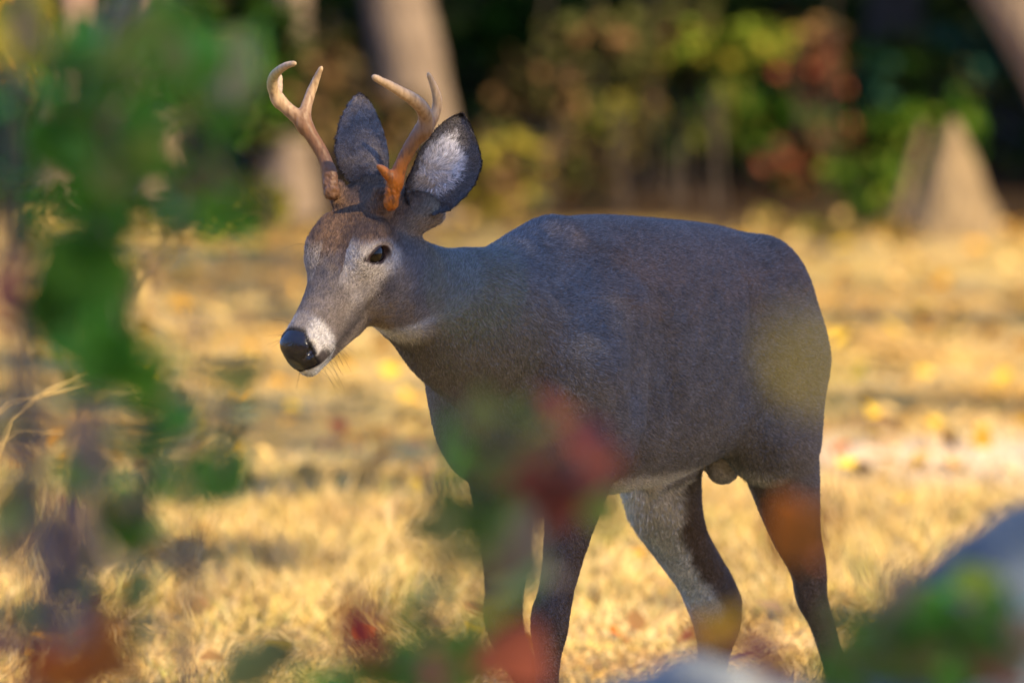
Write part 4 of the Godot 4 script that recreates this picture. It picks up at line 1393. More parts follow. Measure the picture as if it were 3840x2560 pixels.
	ear(root, EARR[0], EARR[1], EARR[2], [[0.0, -0.020, 0.020, 0.026], [0.12, -0.034, 0.034, 0.032], [0.25, -0.0435, 0.044, 0.031], [0.40, -0.0455, 0.0465, 0.027], [0.55, -0.042, 0.043, 0.022], [0.68, -0.036, 0.0365, 0.017], [0.80, -0.028, 0.0275, 0.012], [0.90, -0.0185, 0.018, 0.007], [0.96, -0.0105, 0.0105, 0.003], [0.985, -0.006, 0.006, 0.001], [1.0, -0.001, 0.001, 0.0]], "right ear turned away, showing its grey back", fur_mat, 31)


var EARL: Array[Vector3] = [L(0.646, 0.927, 0.001), L(0.604, 1.071, 0.044), L(0.791, 0.0, 0.63)]
var EARR: Array[Vector3] = [L(0.636, 0.956, -0.102), L(0.596, 1.097, -0.133), L(-0.399, 0.1, -0.808)]


# stiff hairs on the lips, the chin and above the eyes
func whiskers(parent: Node3D) -> void:
	var rng := RandomNumberGenerator.new()
	rng.seed = 8
	var into := [PackedVector3Array(), PackedInt32Array()]
	for k in 46:
		var s := 1.0 if k % 2 else -1.0
		var from := H(rng.randf_range(0.205, 0.255), rng.randf_range(-0.098, -0.088), rng.randf_range(0.004, 0.024) * s)
		var way := Vector3(rng.randf_range(-0.1, 0.5), -1.0, rng.randf_range(0.1, 0.8) * s)
		if k % 3 == 0:
			from = H(rng.randf_range(0.215, 0.25), rng.randf_range(-0.070, -0.050), 0.028 * s)
			way = Vector3(rng.randf_range(-0.3, 0.6), rng.randf_range(-0.6, 0.3), 1.0 * s)
		elif k % 7 == 0:
			from = H(rng.randf_range(0.075, 0.11), -0.004, 0.040 * s)
			way = Vector3(0.7, 0.7, 0.5 * s)
		var d := (head.basis * way).normalized() * rng.randf_range(0.022, 0.055)
		tube(into, PackedVector3Array([from, from + d * 0.5 + Vector3(0, 0.0015, 0), from + d + Vector3(0, -0.006, 0)]), PackedFloat32Array([0.00028, 0.0002, 0.00008]), 4)
	var m := part("whiskers", tube_mesh(into, matte(Color(0.03, 0.025, 0.022), 0.5)), parent)
	m.set_meta("kind", "stuff")
func near_plants() -> void:
	leafy_plant("green_sapling", "green leafy sapling with a pinkish brown stem along the left edge, nearest and tallest plant", "sapling", Vector3(-0.428, 0, 7.987), [
		[Vector3(-0.428, 0, 7.987), Vector3(-0.402, 0.769, 8), Vector3(-0.386, 0.903, 8), Vector3(-0.369, 0.997, 8), Vector3(-0.361, 1.09, 8), Vector3(-0.358, 1.183, 8), Vector3(-0.341, 1.276, 8), Vector3(-0.326, 1.38, 8)],
		[Vector3(-0.422, 0, 7.985), Vector3(-0.397, 0.829, 8), Vector3(-0.415, 1.015, 8), Vector3(-0.43, 1.164, 8), Vector3(-0.423, 1.313, 8), Vector3(-0.415, 1.373, 8)],
		[Vector3(-0.344, 0, 7.957), Vector3(-0.369, 0.997, 8), Vector3(-0.315, 1.112, 8), Vector3(-0.263, 1.183, 8), Vector3(-0.248, 1.257, 8)]],
		0.015, barks["bark_pink"], [
		[-0.369, 1.241, 7.793, 0.085, "green"], [-0.36, 1.186, 7.727, 0.085, "green"], [-0.364, 1.135, 7.809, 0.095, "green"], [-0.357, 1.105, 8.179, 0.085, "green"], [-0.386, 1.041, 7.749, 0.076, "green"], [-0.365, 1.011, 7.746, 0.076, "green"],
		[-0.407, 1.051, 7.701, 0.067, "dark_green"], [-0.333, 1.08, 8.294, 0.062, "green"], [-0.329, 1.308, 8.298, 0.085, "olive"], [-0.307, 1.272, 8.125, 0.076, "green"], [-0.259, 1.194, 7.989, 0.085, "dark_green"], [-0.249, 1.229, 8.046, 0.067, "green"],
		[-0.282, 1.18, 8.245, 0.076, "teal"], [-0.329, 1.173, 7.916, 0.076, "dark_green"], [-0.419, 1.202, 7.899, 0.085, "dark_green"], [-0.43, 1.166, 7.922, 0.085, "dark_green"], [-0.423, 1.324, 7.994, 0.095, "yellow_olive"], [-0.4, 1.339, 7.97, 0.076, "yellow_olive"],
		[-0.435, 1.285, 7.886, 0.076, "olive"], [-0.296, 1.336, 8.261, 0.076, "olive"], [-0.277, 1.303, 8.038, 0.076, "dark_green"], [-0.239, 1.263, 8.219, 0.067, "green"], [-0.227, 1.18, 8.238, 0.067, "dark_green"], [-0.271, 1.144, 7.843, 0.067, "green"],
		[-0.345, 1.161, 8.105, 0.076, "green"], [-0.363, 1.219, 8.096, 0.076, "dark_green"], [-0.345, 1.117, 8.134, 0.076, "green"], [-0.38, 1.088, 7.948, 0.067, "dark_green"], [-0.311, 1.227, 8.229, 0.057, "olive"], [-0.4, 1.263, 7.915, 0.067, "olive"],
		[-0.212, 1.311, 8.258, 0.057, "dark_green"], [-0.289, 1.193, 7.727, 0.057, "green"], [-0.351, 1.216, 8.206, 0.065, "green"], [-0.356, 1.327, 7.839, 0.075, "dark_green"], [-0.35, 1.265, 7.973, 0.074, "dark_green"], [-0.386, 1.091, 8.045, 0.081, "dark_green"],
		[-0.346, 1.078, 8.117, 0.081, "dark_green"], [-0.316, 1.276, 8.084, 0.069, "dark_green"], [-0.333, 1.06, 7.845, 0.071, "dark_green"], [-0.393, 1.228, 7.985, 0.071, "green"], [-0.351, 1.307, 7.978, 0.084, "dark_green"], [-0.335, 1.076, 8.151, 0.062, "dark_green"],
		[-0.395, 1.064, 7.925, 0.074, "dark_green"], [-0.368, 1.207, 8.198, 0.069, "dark_green"], [-0.35, 1.079, 8.011, 0.063, "green"], [-0.349, 1.186, 7.909, 0.085, "dark_green"], [-0.379, 1.226, 7.973, 0.085, "green"], [-0.365, 1.314, 7.952, 0.083, "dark_green"],
		[-0.37, 1.222, 7.958, 0.079, "dark_green"], [-0.363, 1.142, 8.184, 0.066, "dark_green"], [-0.363, 1.257, 7.725, 0.08, "dark_green"], [-0.359, 1.058, 7.89, 0.065, "green"], [-0.365, 1.219, 7.865, 0.064, "dark_green"], [-0.364, 1.092, 7.727, 0.085, "green"],
		[-0.365, 1.288, 8.029, 0.077, "dark_green"], [-0.341, 1.124, 8.1, 0.064, "dark_green"], [-0.348, 1.295, 8.118, 0.071, "green"], [-0.337, 1.234, 8.11, 0.062, "green"], [-0.371, 1.086, 8.12, 0.085, "dark_green"], [-0.35, 1.307, 8.11, 0.085, "dark_green"],
		[-0.345, 1.319, 8.175, 0.079, "dark_green"], [-0.363, 1.122, 8.01, 0.065, "green"], [-0.377, 1.237, 8.125, 0.063, "dark_green"], [-0.363, 1.245, 8.079, 0.085, "dark_green"], [-0.342, 1.257, 7.902, 0.072, "green"], [-0.356, 1.269, 8.111, 0.072, "dark_green"],
		[-0.34, 1.171, 7.782, 0.063, "dark_green"], [-0.387, 1.251, 7.821, 0.074, "green"], [-0.367, 1.236, 8.103, 0.083, "dark_green"], [-0.359, 1.15, 7.799, 0.085, "dark_green"], [-0.327, 1.068, 8.194, 0.079, "green"], [-0.356, 1.187, 8.243, 0.064, "green"],
		[-0.348, 1.023, 7.703, 0.066, "dark_green"], [-0.358, 1.138, 8.28, 0.081, "dark_green"], [-0.355, 1.274, 8.297, 0.081, "dark_green"], [-0.349, 1.223, 7.78, 0.071, "dark_green"], [-0.307, 1.045, 8.298, 0.078, "green"], [-0.34, 1.208, 7.907, 0.076, "dark_green"],
		[-0.363, 1.282, 7.967, 0.077, "dark_green"], [-0.358, 1.191, 8.166, 0.071, "dark_green"], [-0.353, 1.051, 8.153, 0.062, "dark_green"], [-0.367, 1.293, 7.72, 0.081, "dark_green"], [-0.34, 1.06, 8.064, 0.067, "dark_green"], [-0.369, 1.149, 8.155, 0.081, "dark_green"],
		[-0.354, 1.17, 8.035, 0.062, "green"], [-0.384, 1.11, 7.861, 0.064, "dark_green"], [-0.338, 1.294, 8.126, 0.07, "dark_green"], [-0.368, 1.06, 8.247, 0.069, "dark_green"], [-0.361, 1.158, 7.826, 0.071, "dark_green"], [-0.357, 1.22, 8.242, 0.08, "dark_green"],
		[-0.342, 1.149, 8.267, 0.083, "dark_green"], [-0.343, 1.033, 8.297, 0.072, "dark_green"], [-0.368, 1.044, 7.704, 0.066, "dark_green"], [-0.364, 1.043, 8.039, 0.073, "green"], [-0.361, 1.053, 7.858, 0.066, "green"], [-0.37, 1.231, 7.965, 0.082, "dark_green"],
		[-0.407, 1.1, 7.715, 0.062, "dark_green"], [-0.365, 1.299, 8.094, 0.064, "dark_green"], [-0.373, 1.174, 8.09, 0.072, "dark_green"], [-0.376, 1.22, 7.891, 0.08, "dark_green"], [-0.342, 1.062, 8.3, 0.075, "dark_green"], [-0.356, 1.091, 8.082, 0.075, "dark_green"],
		[-0.359, 1.191, 7.844, 0.065, "dark_green"], [-0.384, 1.22, 7.956, 0.077, "green"], [-0.381, 1.122, 8.006, 0.077, "dark_green"], [-0.358, 1.038, 7.738, 0.071, "dark_green"], [-0.351, 1.035, 8.04, 0.059, "green"], [-0.382, 1.115, 7.861, 0.066, "green"],
		[-0.356, 1.171, 8.065, 0.08, "green"], [-0.346, 1.058, 8.248, 0.076, "green"], [-0.346, 1.097, 8.067, 0.071, "green"], [-0.337, 1.061, 8.174, 0.08, "green"], [-0.341, 1.046, 8.284, 0.062, "dark_green"], [-0.34, 1.044, 8.128, 0.073, "green"],
		[-0.334, 1.132, 8.224, 0.062, "dark_green"], [-0.369, 1.089, 8.026, 0.07, "dark_green"], [-0.352, 1.104, 7.857, 0.076, "dark_green"], [-0.371, 1.097, 7.845, 0.071, "dark_green"], [-0.359, 1.053, 7.77, 0.072, "dark_green"], [-0.339, 1.113, 8.109, 0.066, "green"],
		[-0.358, 1.015, 7.898, 0.08, "dark_green"], [-0.362, 1.067, 7.767, 0.064, "green"], [-0.355, 1.074, 8.062, 0.068, "green"], [-0.382, 1.14, 7.752, 0.063, "dark_green"], [-0.346, 1.119, 8.238, 0.071, "dark_green"], [-0.364, 1.161, 7.748, 0.063, "green"],
		[-0.401, 1.145, 7.771, 0.054, "dark_green"], [-0.433, 1.133, 7.712, 0.059, "dark_green"], [-0.29, 1.208, 7.802, 0.075, "green"], [-0.323, 1.202, 7.874, 0.069, "dark_green"], [-0.33, 1.319, 8.039, 0.072, "dark_olive"], [-0.334, 1.269, 7.87, 0.056, "dark_green"],
		[-0.336, 1.233, 7.773, 0.059, "dark_olive"], [-0.368, 1.269, 7.954, 0.062, "green"], [-0.38, 1.207, 7.927, 0.059, "dark_green"], [-0.427, 1.322, 7.745, 0.067, "green"], [-0.381, 1.239, 8.129, 0.064, "dark_green"], [-0.25, 1.259, 8.099, 0.07, "dark_olive"],
		[-0.355, 1.32, 8.279, 0.065, "dark_green"], [-0.421, 1.215, 7.773, 0.074, "dark_green"], [-0.245, 1.175, 7.922, 0.062, "green"], [-0.269, 1.304, 7.896, 0.066, "dark_green"], [-0.269, 1.255, 8.157, 0.072, "green"], [-0.247, 1.171, 8.189, 0.073, "green"],
		[-0.31, 1.241, 8.013, 0.076, "dark_green"], [-0.249, 1.309, 7.774, 0.053, "dark_green"], [-0.422, 1.212, 8.087, 0.06, "dark_green"], [-0.29, 1.327, 8.047, 0.075, "green"], [-0.417, 1.304, 8.049, 0.059, "green"], [-0.257, 1.14, 7.793, 0.052, "dark_green"],
		[-0.381, 1.303, 8.226, 0.07, "dark_green"], [-0.273, 1.284, 7.781, 0.061, "dark_olive"], [-0.414, 1.271, 8.293, 0.075, "dark_green"], [-0.323, 1.289, 7.881, 0.057, "dark_olive"], [-0.374, 1.303, 7.842, 0.064, "dark_olive"], [-0.243, 1.293, 8.018, 0.07, "dark_olive"],
		[-0.243, 1.152, 7.855, 0.062, "dark_green"], [-0.376, 1.247, 8.132, 0.053, "dark_green"], [-0.303, 1.216, 8.215, 0.067, "dark_green"], [-0.413, 1.148, 8.084, 0.056, "green"], [-0.286, 1.161, 8.141, 0.058, "dark_green"], [-0.255, 1.243, 7.87, 0.055, "dark_green"],
		[-0.434, 1.231, 7.962, 0.057, "green"], [-0.388, 1.172, 7.904, 0.055, "dark_green"], [-0.384, 1.225, 7.715, 0.068, "green"], [-0.303, 1.138, 7.836, 0.074, "green"], [-0.284, 1.178, 7.825, 0.068, "dark_green"], [-0.439, 1.277, 7.718, 0.06, "dark_green"],
		[-0.238, 1.312, 7.743, 0.07, "green"], [-0.242, 1.147, 7.855, 0.068, "green"], [-0.293, 1.298, 8.091, 0.074, "dark_olive"], [-0.413, 1.309, 7.995, 0.056, "dark_olive"], [-0.316, 1.243, 7.847, 0.06, "dark_olive"], [-0.287, 1.17, 7.828, 0.07, "green"],
		[-0.406, 1.27, 7.76, 0.059, "dark_green"], [-0.321, 1.307, 7.855, 0.067, "dark_green"], [-0.359, 1.236, 7.899, 0.055, "dark_green"], [-0.389, 1.281, 8.147, 0.076, "dark_green"], [-0.433, 1.325, 7.927, 0.059, "dark_green"], [-0.237, 1.252, 8.188, 0.053, "dark_green"],
		[-0.272, 1.181, 7.912, 0.056, "dark_olive"], [-0.302, 1.282, 8.194, 0.052, "dark_green"], [-0.332, 1.204, 8.289, 0.074, "dark_olive"], [-0.401, 1.276, 7.727, 0.066, "green"], [-0.256, 1.245, 7.778, 0.075, "green"], [-0.392, 1.226, 8.117, 0.067, "green"],
		[-0.278, 1.35, 8.273, 0.063, "dark_green"], [-0.313, 1.319, 7.809, 0.067, "dark_green"], [-0.39, 0.942, 7.837, 0.053, "dark_olive"], [-0.341, 0.803, 8.207, 0.058, "dark_brown"], [-0.414, 0.935, 7.81, 0.051, "dark_olive"], [-0.401, 0.791, 7.797, 0.043, "olive"],
		[-0.337, 1.012, 7.955, 0.053, "dark_olive"], [-0.312, 1.003, 8.136, 0.055, "dark_green"], [-0.362, 0.957, 8.266, 0.06, "dark_green"], [-0.332, 0.89, 8.262, 0.051, "dark_brown"], [-0.36, 0.958, 8.035, 0.059, "dark_brown"], [-0.417, 0.901, 7.867, 0.045, "dark_green"],
		[-0.331, 0.953, 7.917, 0.048, "dark_green"], [-0.389, 0.884, 8.165, 0.06, "dark_brown"]
		], 3)
	leafy_plant("dark_seedling", "small dark green seedling in front of the grass, between the left sapling and the deer", "seedling", Vector3(-0.287, 0, 6.913), [
		[Vector3(-0.287, 0, 6.913), Vector3(-0.305, 0.696, 7), Vector3(-0.301, 0.803, 7), Vector3(-0.307, 0.864, 7), Vector3(-0.305, 0.926, 7), Vector3(-0.297, 1.008, 7)],
		[Vector3(-0.294, 0, 6.935), Vector3(-0.301, 0.803, 7), Vector3(-0.269, 0.885, 7), Vector3(-0.258, 0.975, 7)]],
		0.006, barks["bark_dark"], [
		[-0.307, 1.013, 7.297, 0.06, "dark_green"], [-0.256, 0.992, 7.184, 0.066, "dark_olive"], [-0.294, 1.012, 6.823, 0.048, "dark_olive"], [-0.313, 0.904, 7.168, 0.072, "dark_green"], [-0.281, 0.893, 7.292, 0.078, "dark_green"], [-0.264, 0.889, 7.01, 0.072, "dark_green"],
		[-0.299, 0.91, 7.091, 0.06, "dark_green"], [-0.309, 0.82, 6.956, 0.06, "dark_brown"], [-0.29, 0.796, 6.954, 0.066, "dark_brown"], [-0.323, 0.799, 6.875, 0.048, "dark_brown"], [-0.258, 0.934, 6.751, 0.048, "dark_olive"], [-0.303, 0.959, 7.097, 0.054, "dark_olive"],
		[-0.328, 0.963, 6.919, 0.048, "dark_olive"], [-0.271, 0.934, 7.229, 0.042, "dark_olive"]
		], 5)
	leafy_plant("brown_bramble", "tangle of dark stems with small dark leaves at the lower left", "bramble", Vector3(-0.45, 0, 7.132), [
		[Vector3(-0.45, 0, 7.132), Vector3(-0.449, 0.71, 7.2), Vector3(-0.457, 0.815, 7.2), Vector3(-0.44, 0.916, 7.2), Vector3(-0.449, 0.997, 7.2)],
		[Vector3(-0.409, 0, 7.173), Vector3(-0.4, 0.71, 7.2), Vector3(-0.38, 0.795, 7.2), Vector3(-0.386, 0.876, 7.2), Vector3(-0.372, 0.956, 7.2)],
		[Vector3(-0.349, 0, 7.211), Vector3(-0.34, 0.71, 7.2), Vector3(-0.352, 0.795, 7.2), Vector3(-0.336, 0.856, 7.2), Vector3(-0.34, 0.944, 7.2)],
		[Vector3(-0.457, 0, 7.193), Vector3(-0.461, 0.71, 7.2), Vector3(-0.424, 0.783, 7.2), Vector3(-0.404, 0.819, 7.2)],
		[Vector3(-0.307, 0, 7.222), Vector3(-0.304, 0.71, 7.2), Vector3(-0.312, 0.767, 7.2), Vector3(-0.296, 0.803, 7.2)]],
		0.006, barks["bark_dark"], [
		[-0.38, 0.725, 7.209, 0.063, "dark_brown"], [-0.299, 0.895, 7.425, 0.044, "dark_olive"], [-0.47, 0.961, 7.106, 0.062, "dark_brown"], [-0.309, 0.948, 7.255, 0.063, "dark_green"], [-0.345, 0.873, 6.988, 0.058, "dark_olive"], [-0.449, 0.986, 7.421, 0.056, "dark_green"],
		[-0.354, 0.868, 7.172, 0.062, "dark_olive"], [-0.36, 0.84, 7.32, 0.046, "dark_olive"], [-0.348, 0.763, 7.12, 0.043, "dark_olive"], [-0.403, 0.788, 7.009, 0.049, "dark_olive"], [-0.325, 0.829, 7.11, 0.04, "dark_brown"], [-0.283, 0.901, 7.157, 0.041, "dark_green"],
		[-0.325, 0.896, 6.941, 0.061, "dark_olive"], [-0.429, 0.78, 7.364, 0.055, "dark_olive"], [-0.352, 0.861, 6.903, 0.055, "dark_olive"], [-0.336, 0.856, 7.237, 0.063, "dark_olive"], [-0.339, 0.849, 7.12, 0.045, "dark_olive"], [-0.407, 0.804, 7.422, 0.064, "dark_olive"],
		[-0.368, 0.914, 7.482, 0.055, "dark_olive"], [-0.348, 0.86, 7.405, 0.061, "dark_green"], [-0.4, 0.799, 7.174, 0.059, "dark_green"], [-0.332, 0.921, 7.356, 0.043, "dark_olive"], [-0.386, 0.815, 7.023, 0.056, "dark_green"], [-0.422, 0.924, 7.407, 0.059, "dark_brown"],
		[-0.348, 0.877, 7.102, 0.063, "dark_green"], [-0.378, 0.924, 6.96, 0.047, "dark_olive"], [-0.388, 0.787, 7.084, 0.051, "dark_green"], [-0.392, 0.882, 6.946, 0.044, "dark_brown"], [-0.345, 0.734, 7.006, 0.044, "dark_brown"], [-0.356, 0.841, 6.985, 0.046, "dark_brown"],
		[-0.445, 0.894, 7.476, 0.061, "dark_olive"], [-0.36, 0.868, 7.194, 0.049, "dark_brown"], [-0.369, 0.883, 7.321, 0.045, "dark_olive"], [-0.345, 0.792, 7.237, 0.065, "dark_olive"], [-0.383, 0.772, 7.063, 0.043, "dark_olive"], [-0.462, 0.845, 7.061, 0.058, "dark_brown"],
		[-0.336, 0.94, 7.378, 0.06, "dark_green"], [-0.39, 0.923, 7.397, 0.043, "dark_brown"], [-0.426, 0.788, 7.458, 0.06, "dark_green"], [-0.302, 0.769, 7.056, 0.04, "dark_olive"], [-0.425, 0.73, 7.006, 0.051, "dark_brown"], [-0.314, 0.908, 7.445, 0.046, "dark_green"],
		[-0.35, 0.884, 7.418, 0.046, "dark_brown"], [-0.419, 0.845, 7.417, 0.041, "dark_olive"], [-0.375, 0.864, 6.906, 0.06, "dark_green"], [-0.341, 0.768, 7.457, 0.043, "dark_green"], [-0.329, 0.749, 7.155, 0.057, "dark_brown"], [-0.348, 0.787, 6.974, 0.055, "dark_olive"],
		[-0.345, 0.855, 7.398, 0.06, "dark_olive"], [-0.348, 0.853, 7.09, 0.053, "dark_brown"], [-0.373, 0.845, 7.296, 0.062, "dark_olive"], [-0.46, 0.918, 7.115, 0.049, "dark_brown"], [-0.362, 0.866, 7.219, 0.056, "dark_olive"], [-0.344, 0.809, 7.41, 0.045, "dark_green"],
		[-0.381, 0.732, 6.962, 0.046, "dark_olive"], [-0.466, 0.857, 7.2, 0.056, "dark_olive"], [-0.461, 0.93, 6.911, 0.049, "dark_olive"], [-0.313, 0.73, 7.143, 0.041, "dark_brown"]
		], 23)
	leafy_plant("autumn_shrub", "shrub with green, magenta, orange and brown autumn leaves in front of the deer's chest", "shrub", Vector3(-0.064, 0, 8.031), [
		[Vector3(-0.064, 0, 8.031), Vector3(-0.092, 0.769, 8), Vector3(-0.071, 0.847, 8), Vector3(-0.036, 0.922, 8), Vector3(0.001, 0.978, 8), Vector3(0.041, 1.004, 8)],
		[Vector3(-0.088, 0, 7.901), Vector3(-0.062, 0.769, 8), Vector3(-0.01, 0.847, 8), Vector3(0.028, 0.915, 8), Vector3(0.061, 0.959, 8)],
		[Vector3(-0.042, 0, 8.033), Vector3(-0.071, 0.847, 8), Vector3(-0.062, 0.922, 8), Vector3(-0.049, 0.993, 8)]],
		0.005, barks["bark_dark"], [
		[-0.046, 0.987, 7.825, 0.102, "green"], [-0.052, 0.945, 7.797, 0.09, "dark_green"], [-0.017, 0.994, 8.083, 0.072, "dark_olive"], [0.005, 0.969, 7.877, 0.072, "olive"], [0.043, 0.995, 7.912, 0.072, "red_brown"], [0.027, 0.985, 8.264, 0.066, "dark_brown"],
		[0.009, 0.94, 7.977, 0.078, "red_brown"], [0.036, 0.919, 7.742, 0.066, "orange"], [0.018, 0.921, 7.966, 0.06, "red_brown"], [0.051, 0.943, 7.828, 0.06, "coral"], [0.067, 0.978, 8.26, 0.072, "coral"], [0.072, 0.941, 8.051, 0.06, "coral"],
		[0.042, 0.919, 7.996, 0.06, "coral"], [0.057, 0.973, 7.967, 0.06, "magenta"], [0.083, 0.941, 7.792, 0.054, "orange"], [0.054, 0.931, 8.006, 0.06, "red_brown"], [0.028, 0.988, 7.96, 0.06, "olive"], [0.001, 0.997, 7.989, 0.06, "olive"],
		[0.001, 0.902, 7.895, 0.09, "dark_olive"], [-0.017, 0.928, 7.952, 0.084, "dark_green"], [-0.061, 0.949, 8.063, 0.072, "dark_brown"], [0.005, 0.886, 8.129, 0.09, "dark_brown"], [-0.029, 0.864, 7.782, 0.084, "dark_olive"], [-0.01, 0.865, 8.087, 0.072, "olive"],
		[-0.055, 0.874, 7.872, 0.084, "dark_olive"], [0.077, 0.92, 8.137, 0.054, "olive"], [-0.064, 0.791, 7.708, 0.084, "green"], [-0.081, 0.8, 8.17, 0.096, "green"], [-0.043, 0.781, 8.048, 0.072, "green"], [0, 0.794, 8.079, 0.078, "coral"],
		[-0.067, 0.829, 7.773, 0.072, "dark_olive"], [-0.036, 0.953, 7.861, 0.084, "green"], [-0.024, 0.913, 8.143, 0.084, "dark_green"], [-0.01, 0.961, 8.154, 0.072, "dark_olive"], [0.02, 0.986, 7.854, 0.054, "dark_olive"], [-0.043, 0.917, 8.032, 0.072, "dark_green"],
		[0.009, 0.864, 8.192, 0.072, "dark_olive"], [-0.02, 0.841, 8.23, 0.072, "olive"], [-0.032, 0.786, 7.867, 0.072, "dark_green"], [0.001, 0.812, 7.903, 0.06, "dark_brown"], [0.028, 0.855, 7.816, 0.054, "dark_brown"], [-0.067, 0.916, 8.254, 0.06, "dark_olive"],
		[-0.088, 0.819, 8.012, 0.072, "dark_green"]
		], 7)
	leafy_plant("tall_seedling", "thin seedling with two leaves standing close to the camera before the deer's neck", "seedling", Vector3(-0.055, 0, 12.614), [
		[Vector3(-0.055, 0, 12.614), Vector3(-0.033, 1.105, 12.6), Vector3(-0.023, 1.178, 12.6), Vector3(-0.019, 1.238, 12.6), Vector3(-0.015, 1.295, 12.6)],
		[Vector3(-0.04, 0, 12.546), Vector3(-0.023, 1.178, 12.6), Vector3(0.025, 1.162, 12.6)]],
		0.0022, barks["bark_dark"], [
		[-0.016, 1.287, 12.563, 0.028, "dark_green"], [-0.013, 1.267, 12.802, 0.028, "dark_green"]
		], 9)
	leafy_plant("red_seedling", "seedling with red and orange leaves at the lower left corner", "seedling", Vector3(-0.285, 0, 8.633), [
		[Vector3(-0.285, 0, 8.633), Vector3(-0.303, 0.82, 8.7), Vector3(-0.324, 0.848, 8.7)],
		[Vector3(-0.317, 0, 8.751), Vector3(-0.303, 0.82, 8.7), Vector3(-0.365, 0.876, 8.7), Vector3(-0.4, 0.969, 8.7)]],
		0.004, barks["bark_dark"], [
		[-0.321, 0.858, 8.842, 0.084, "orange"], [-0.335, 0.841, 8.821, 0.072, "coral"], [-0.321, 0.816, 8.53, 0.072, "amber"], [-0.357, 0.821, 8.662, 0.072, "orange"], [-0.399, 0.814, 8.514, 0.084, "red"], [-0.413, 0.836, 8.479, 0.072, "red_brown"],
		[-0.412, 0.911, 8.422, 0.066, "red_brown"], [-0.393, 0.99, 8.948, 0.066, "red_brown"], [-0.304, 0.83, 8.764, 0.06, "orange"], [-0.397, 1.134, 8.727, 0.06, "red_brown"]
		], 11)
	leafy_plant("green_seedling", "low green seedling with one dark red leaf at the bottom edge", "seedling", Vector3(-0.146, 0, 8.573), [
		[Vector3(-0.146, 0, 8.573), Vector3(-0.133, 0.791, 8.5), Vector3(-0.128, 0.827, 8.5), Vector3(-0.122, 0.848, 8.5)],
		[Vector3(-0.139, 0, 8.586), Vector3(-0.133, 0.791, 8.5), Vector3(-0.168, 0.83, 8.5)]],
		0.004, barks["bark_dark"], [
		[-0.119, 0.869, 8.758, 0.06, "red"], [-0.132, 0.818, 8.533, 0.084, "green"], [-0.17, 0.828, 8.423, 0.072, "dark_green"], [-0.112, 0.811, 8.328, 0.072, "green"], [-0.196, 0.824, 8.51, 0.06, "dark_olive"], [-0.151, 0.788, 8.26, 0.072, "green"],
		[-0.215, 0.82, 8.622, 0.06, "dark_olive"], [-0.097, 0.812, 8.587, 0.072, "green"], [-0.116, 0.85, 8.684, 0.06, "red"], [-0.061, 0.821, 8.686, 0.06, "coral"], [-0.08, 0.815, 8.508, 0.06, "dark_green"]
		], 13)
	leafy_plant("orange_sapling", "sapling with orange and purple-red leaves in front of the deer's hind legs", "sapling", Vector3(0.273, 0, 8.339), [
		[Vector3(0.273, 0, 8.339), Vector3(0.259, 0.784, 8.4), Vector3(0.248, 0.856, 8.4), Vector3(0.238, 0.931, 8.4)],
		[Vector3(0.258, 0, 8.387), Vector3(0.259, 0.784, 8.4), Vector3(0.194, 0.812, 8.4), Vector3(0.171, 0.845, 8.4)]],
		0.004, barks["bark_dark"], [
		[0.247, 0.919, 8.11, 0.072, "orange"], [0.233, 0.919, 8.404, 0.06, "orange"], [0.253, 0.894, 8.215, 0.042, "red_brown"], [0.168, 0.854, 8.559, 0.06, "amber"], [0.157, 0.832, 8.163, 0.054, "red"], [0.197, 0.847, 8.686, 0.066, "magenta"],
		[0.213, 0.826, 8.609, 0.054, "red_brown"], [0.185, 0.818, 8.319, 0.054, "red"], [0.159, 0.833, 8.382, 0.048, "red_brown"]
		], 15)
	leafy_plant("pale_seedling", "thin tall seedling with one yellow-green leaf before the deer's rump", "seedling", Vector3(0.179, 0, 12.624), [
		[Vector3(0.179, 0, 12.624), Vector3(0.178, 1.097, 12.6), Vector3(0.158, 1.178, 12.6), Vector3(0.14, 1.248, 12.6)]],
		0.0022, barks["bark_dark"], [
		[0.137, 1.256, 12.691, 0.041, "yellow_olive"], [0.145, 1.234, 12.503, 0.03, "olive"]
		], 17)
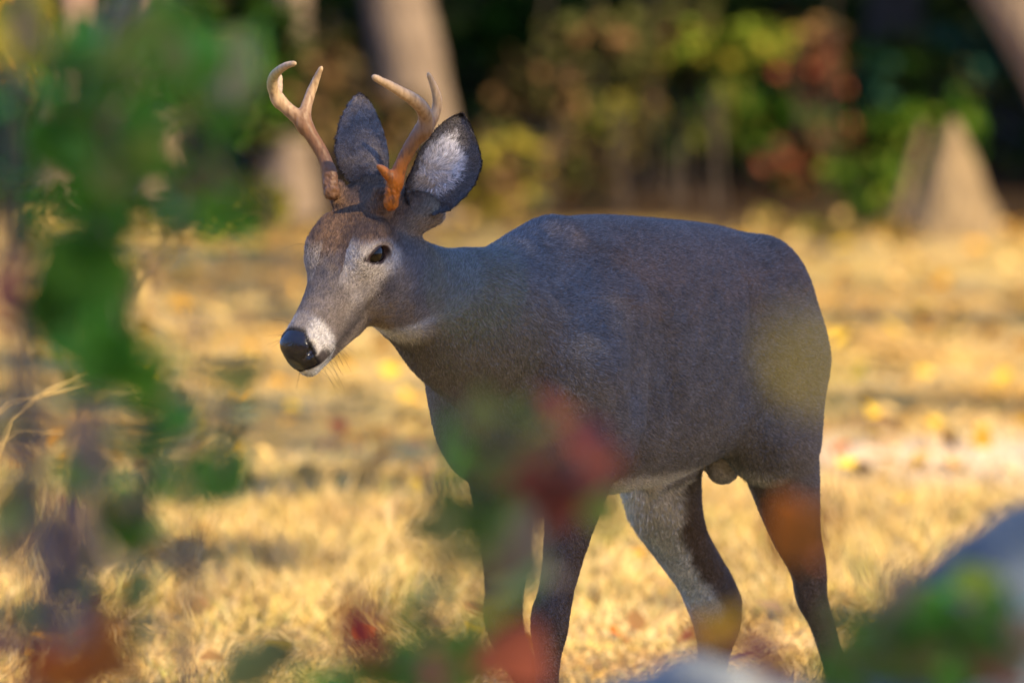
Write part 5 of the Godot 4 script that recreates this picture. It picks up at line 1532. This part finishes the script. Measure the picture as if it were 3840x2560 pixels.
	leafy_plant("green_bramble", "dense dark green bramble with brown leaves in the lower right corner", "bramble", Vector3(0.342, 0, 8.047), [
		[Vector3(0.342, 0, 8.047), Vector3(0.34, 0.754, 8), Vector3(0.336, 0.81, 8), Vector3(0.329, 0.847, 8)],
		[Vector3(0.4, 0, 7.951), Vector3(0.374, 0.754, 8), Vector3(0.392, 0.814, 8), Vector3(0.4, 0.855, 8)],
		[Vector3(0.433, 0, 8.093), Vector3(0.418, 0.754, 8), Vector3(0.426, 0.799, 8), Vector3(0.433, 0.829, 8)]],
		0.004, barks["bark_dark"], [
		[0.302, 0.844, 7.961, 0.075, "olive"], [0.318, 0.854, 8.232, 0.069, "dark_brown"], [0.357, 0.82, 7.829, 0.092, "green"], [0.382, 0.832, 7.78, 0.069, "green"], [0.394, 0.858, 8.095, 0.063, "lime"], [0.342, 0.799, 7.831, 0.092, "dark_green"],
		[0.314, 0.797, 7.749, 0.081, "dark_green"], [0.369, 0.791, 7.827, 0.092, "dark_green"], [0.393, 0.81, 7.983, 0.081, "dark_green"], [0.441, 0.807, 7.727, 0.069, "teal"], [0.43, 0.78, 7.723, 0.081, "teal"], [0.296, 0.787, 7.98, 0.081, "green"],
		[0.318, 0.8, 8.215, 0.092, "green"], [0.35, 0.776, 8.034, 0.081, "dark_green"], [0.393, 0.769, 7.895, 0.081, "dark_green"], [0.416, 0.777, 8.056, 0.069, "red_brown"], [0.446, 0.75, 7.785, 0.069, "red_brown"], [0.277, 0.78, 8.122, 0.069, "dark_green"],
		[0.283, 0.831, 8.106, 0.052, "dark_olive"], [0.358, 0.822, 8.006, 0.069, "green"], [0.38, 0.777, 7.84, 0.092, "dark_green"], [0.322, 0.781, 7.732, 0.081, "dark_olive"], [0.398, 0.841, 8.22, 0.069, "dark_green"], [0.337, 0.868, 8.19, 0.052, "brown"],
		[0.335, 0.806, 8.242, 0.078, "dark_olive"], [0.311, 0.785, 8.166, 0.062, "dark_green"], [0.315, 0.803, 7.848, 0.084, "dark_green"], [0.35, 0.787, 8.146, 0.061, "dark_green"], [0.441, 0.764, 7.801, 0.064, "dark_brown"], [0.328, 0.765, 7.848, 0.067, "dark_green"],
		[0.408, 0.819, 8.266, 0.061, "dark_green"], [0.327, 0.774, 8.037, 0.061, "dark_green"], [0.324, 0.795, 7.917, 0.078, "dark_green"], [0.3, 0.801, 8.298, 0.082, "dark_green"], [0.418, 0.785, 7.824, 0.071, "dark_green"], [0.4, 0.79, 7.837, 0.086, "dark_olive"],
		[0.428, 0.799, 8.003, 0.067, "dark_brown"], [0.346, 0.781, 7.904, 0.083, "dark_green"], [0.41, 0.806, 7.826, 0.081, "dark_olive"], [0.325, 0.831, 8.196, 0.075, "dark_green"], [0.327, 0.793, 7.961, 0.082, "dark_green"], [0.334, 0.83, 8.198, 0.063, "dark_green"],
		[0.4, 0.809, 7.847, 0.065, "dark_brown"], [0.395, 0.817, 8.048, 0.081, "dark_green"], [0.291, 0.808, 8.206, 0.083, "dark_brown"], [0.291, 0.786, 8.091, 0.064, "dark_olive"], [0.357, 0.764, 7.751, 0.061, "dark_green"], [0.39, 0.79, 7.998, 0.071, "dark_brown"],
		[0.367, 0.775, 8.133, 0.064, "dark_green"], [0.41, 0.797, 8.126, 0.069, "dark_brown"]
		], 19)
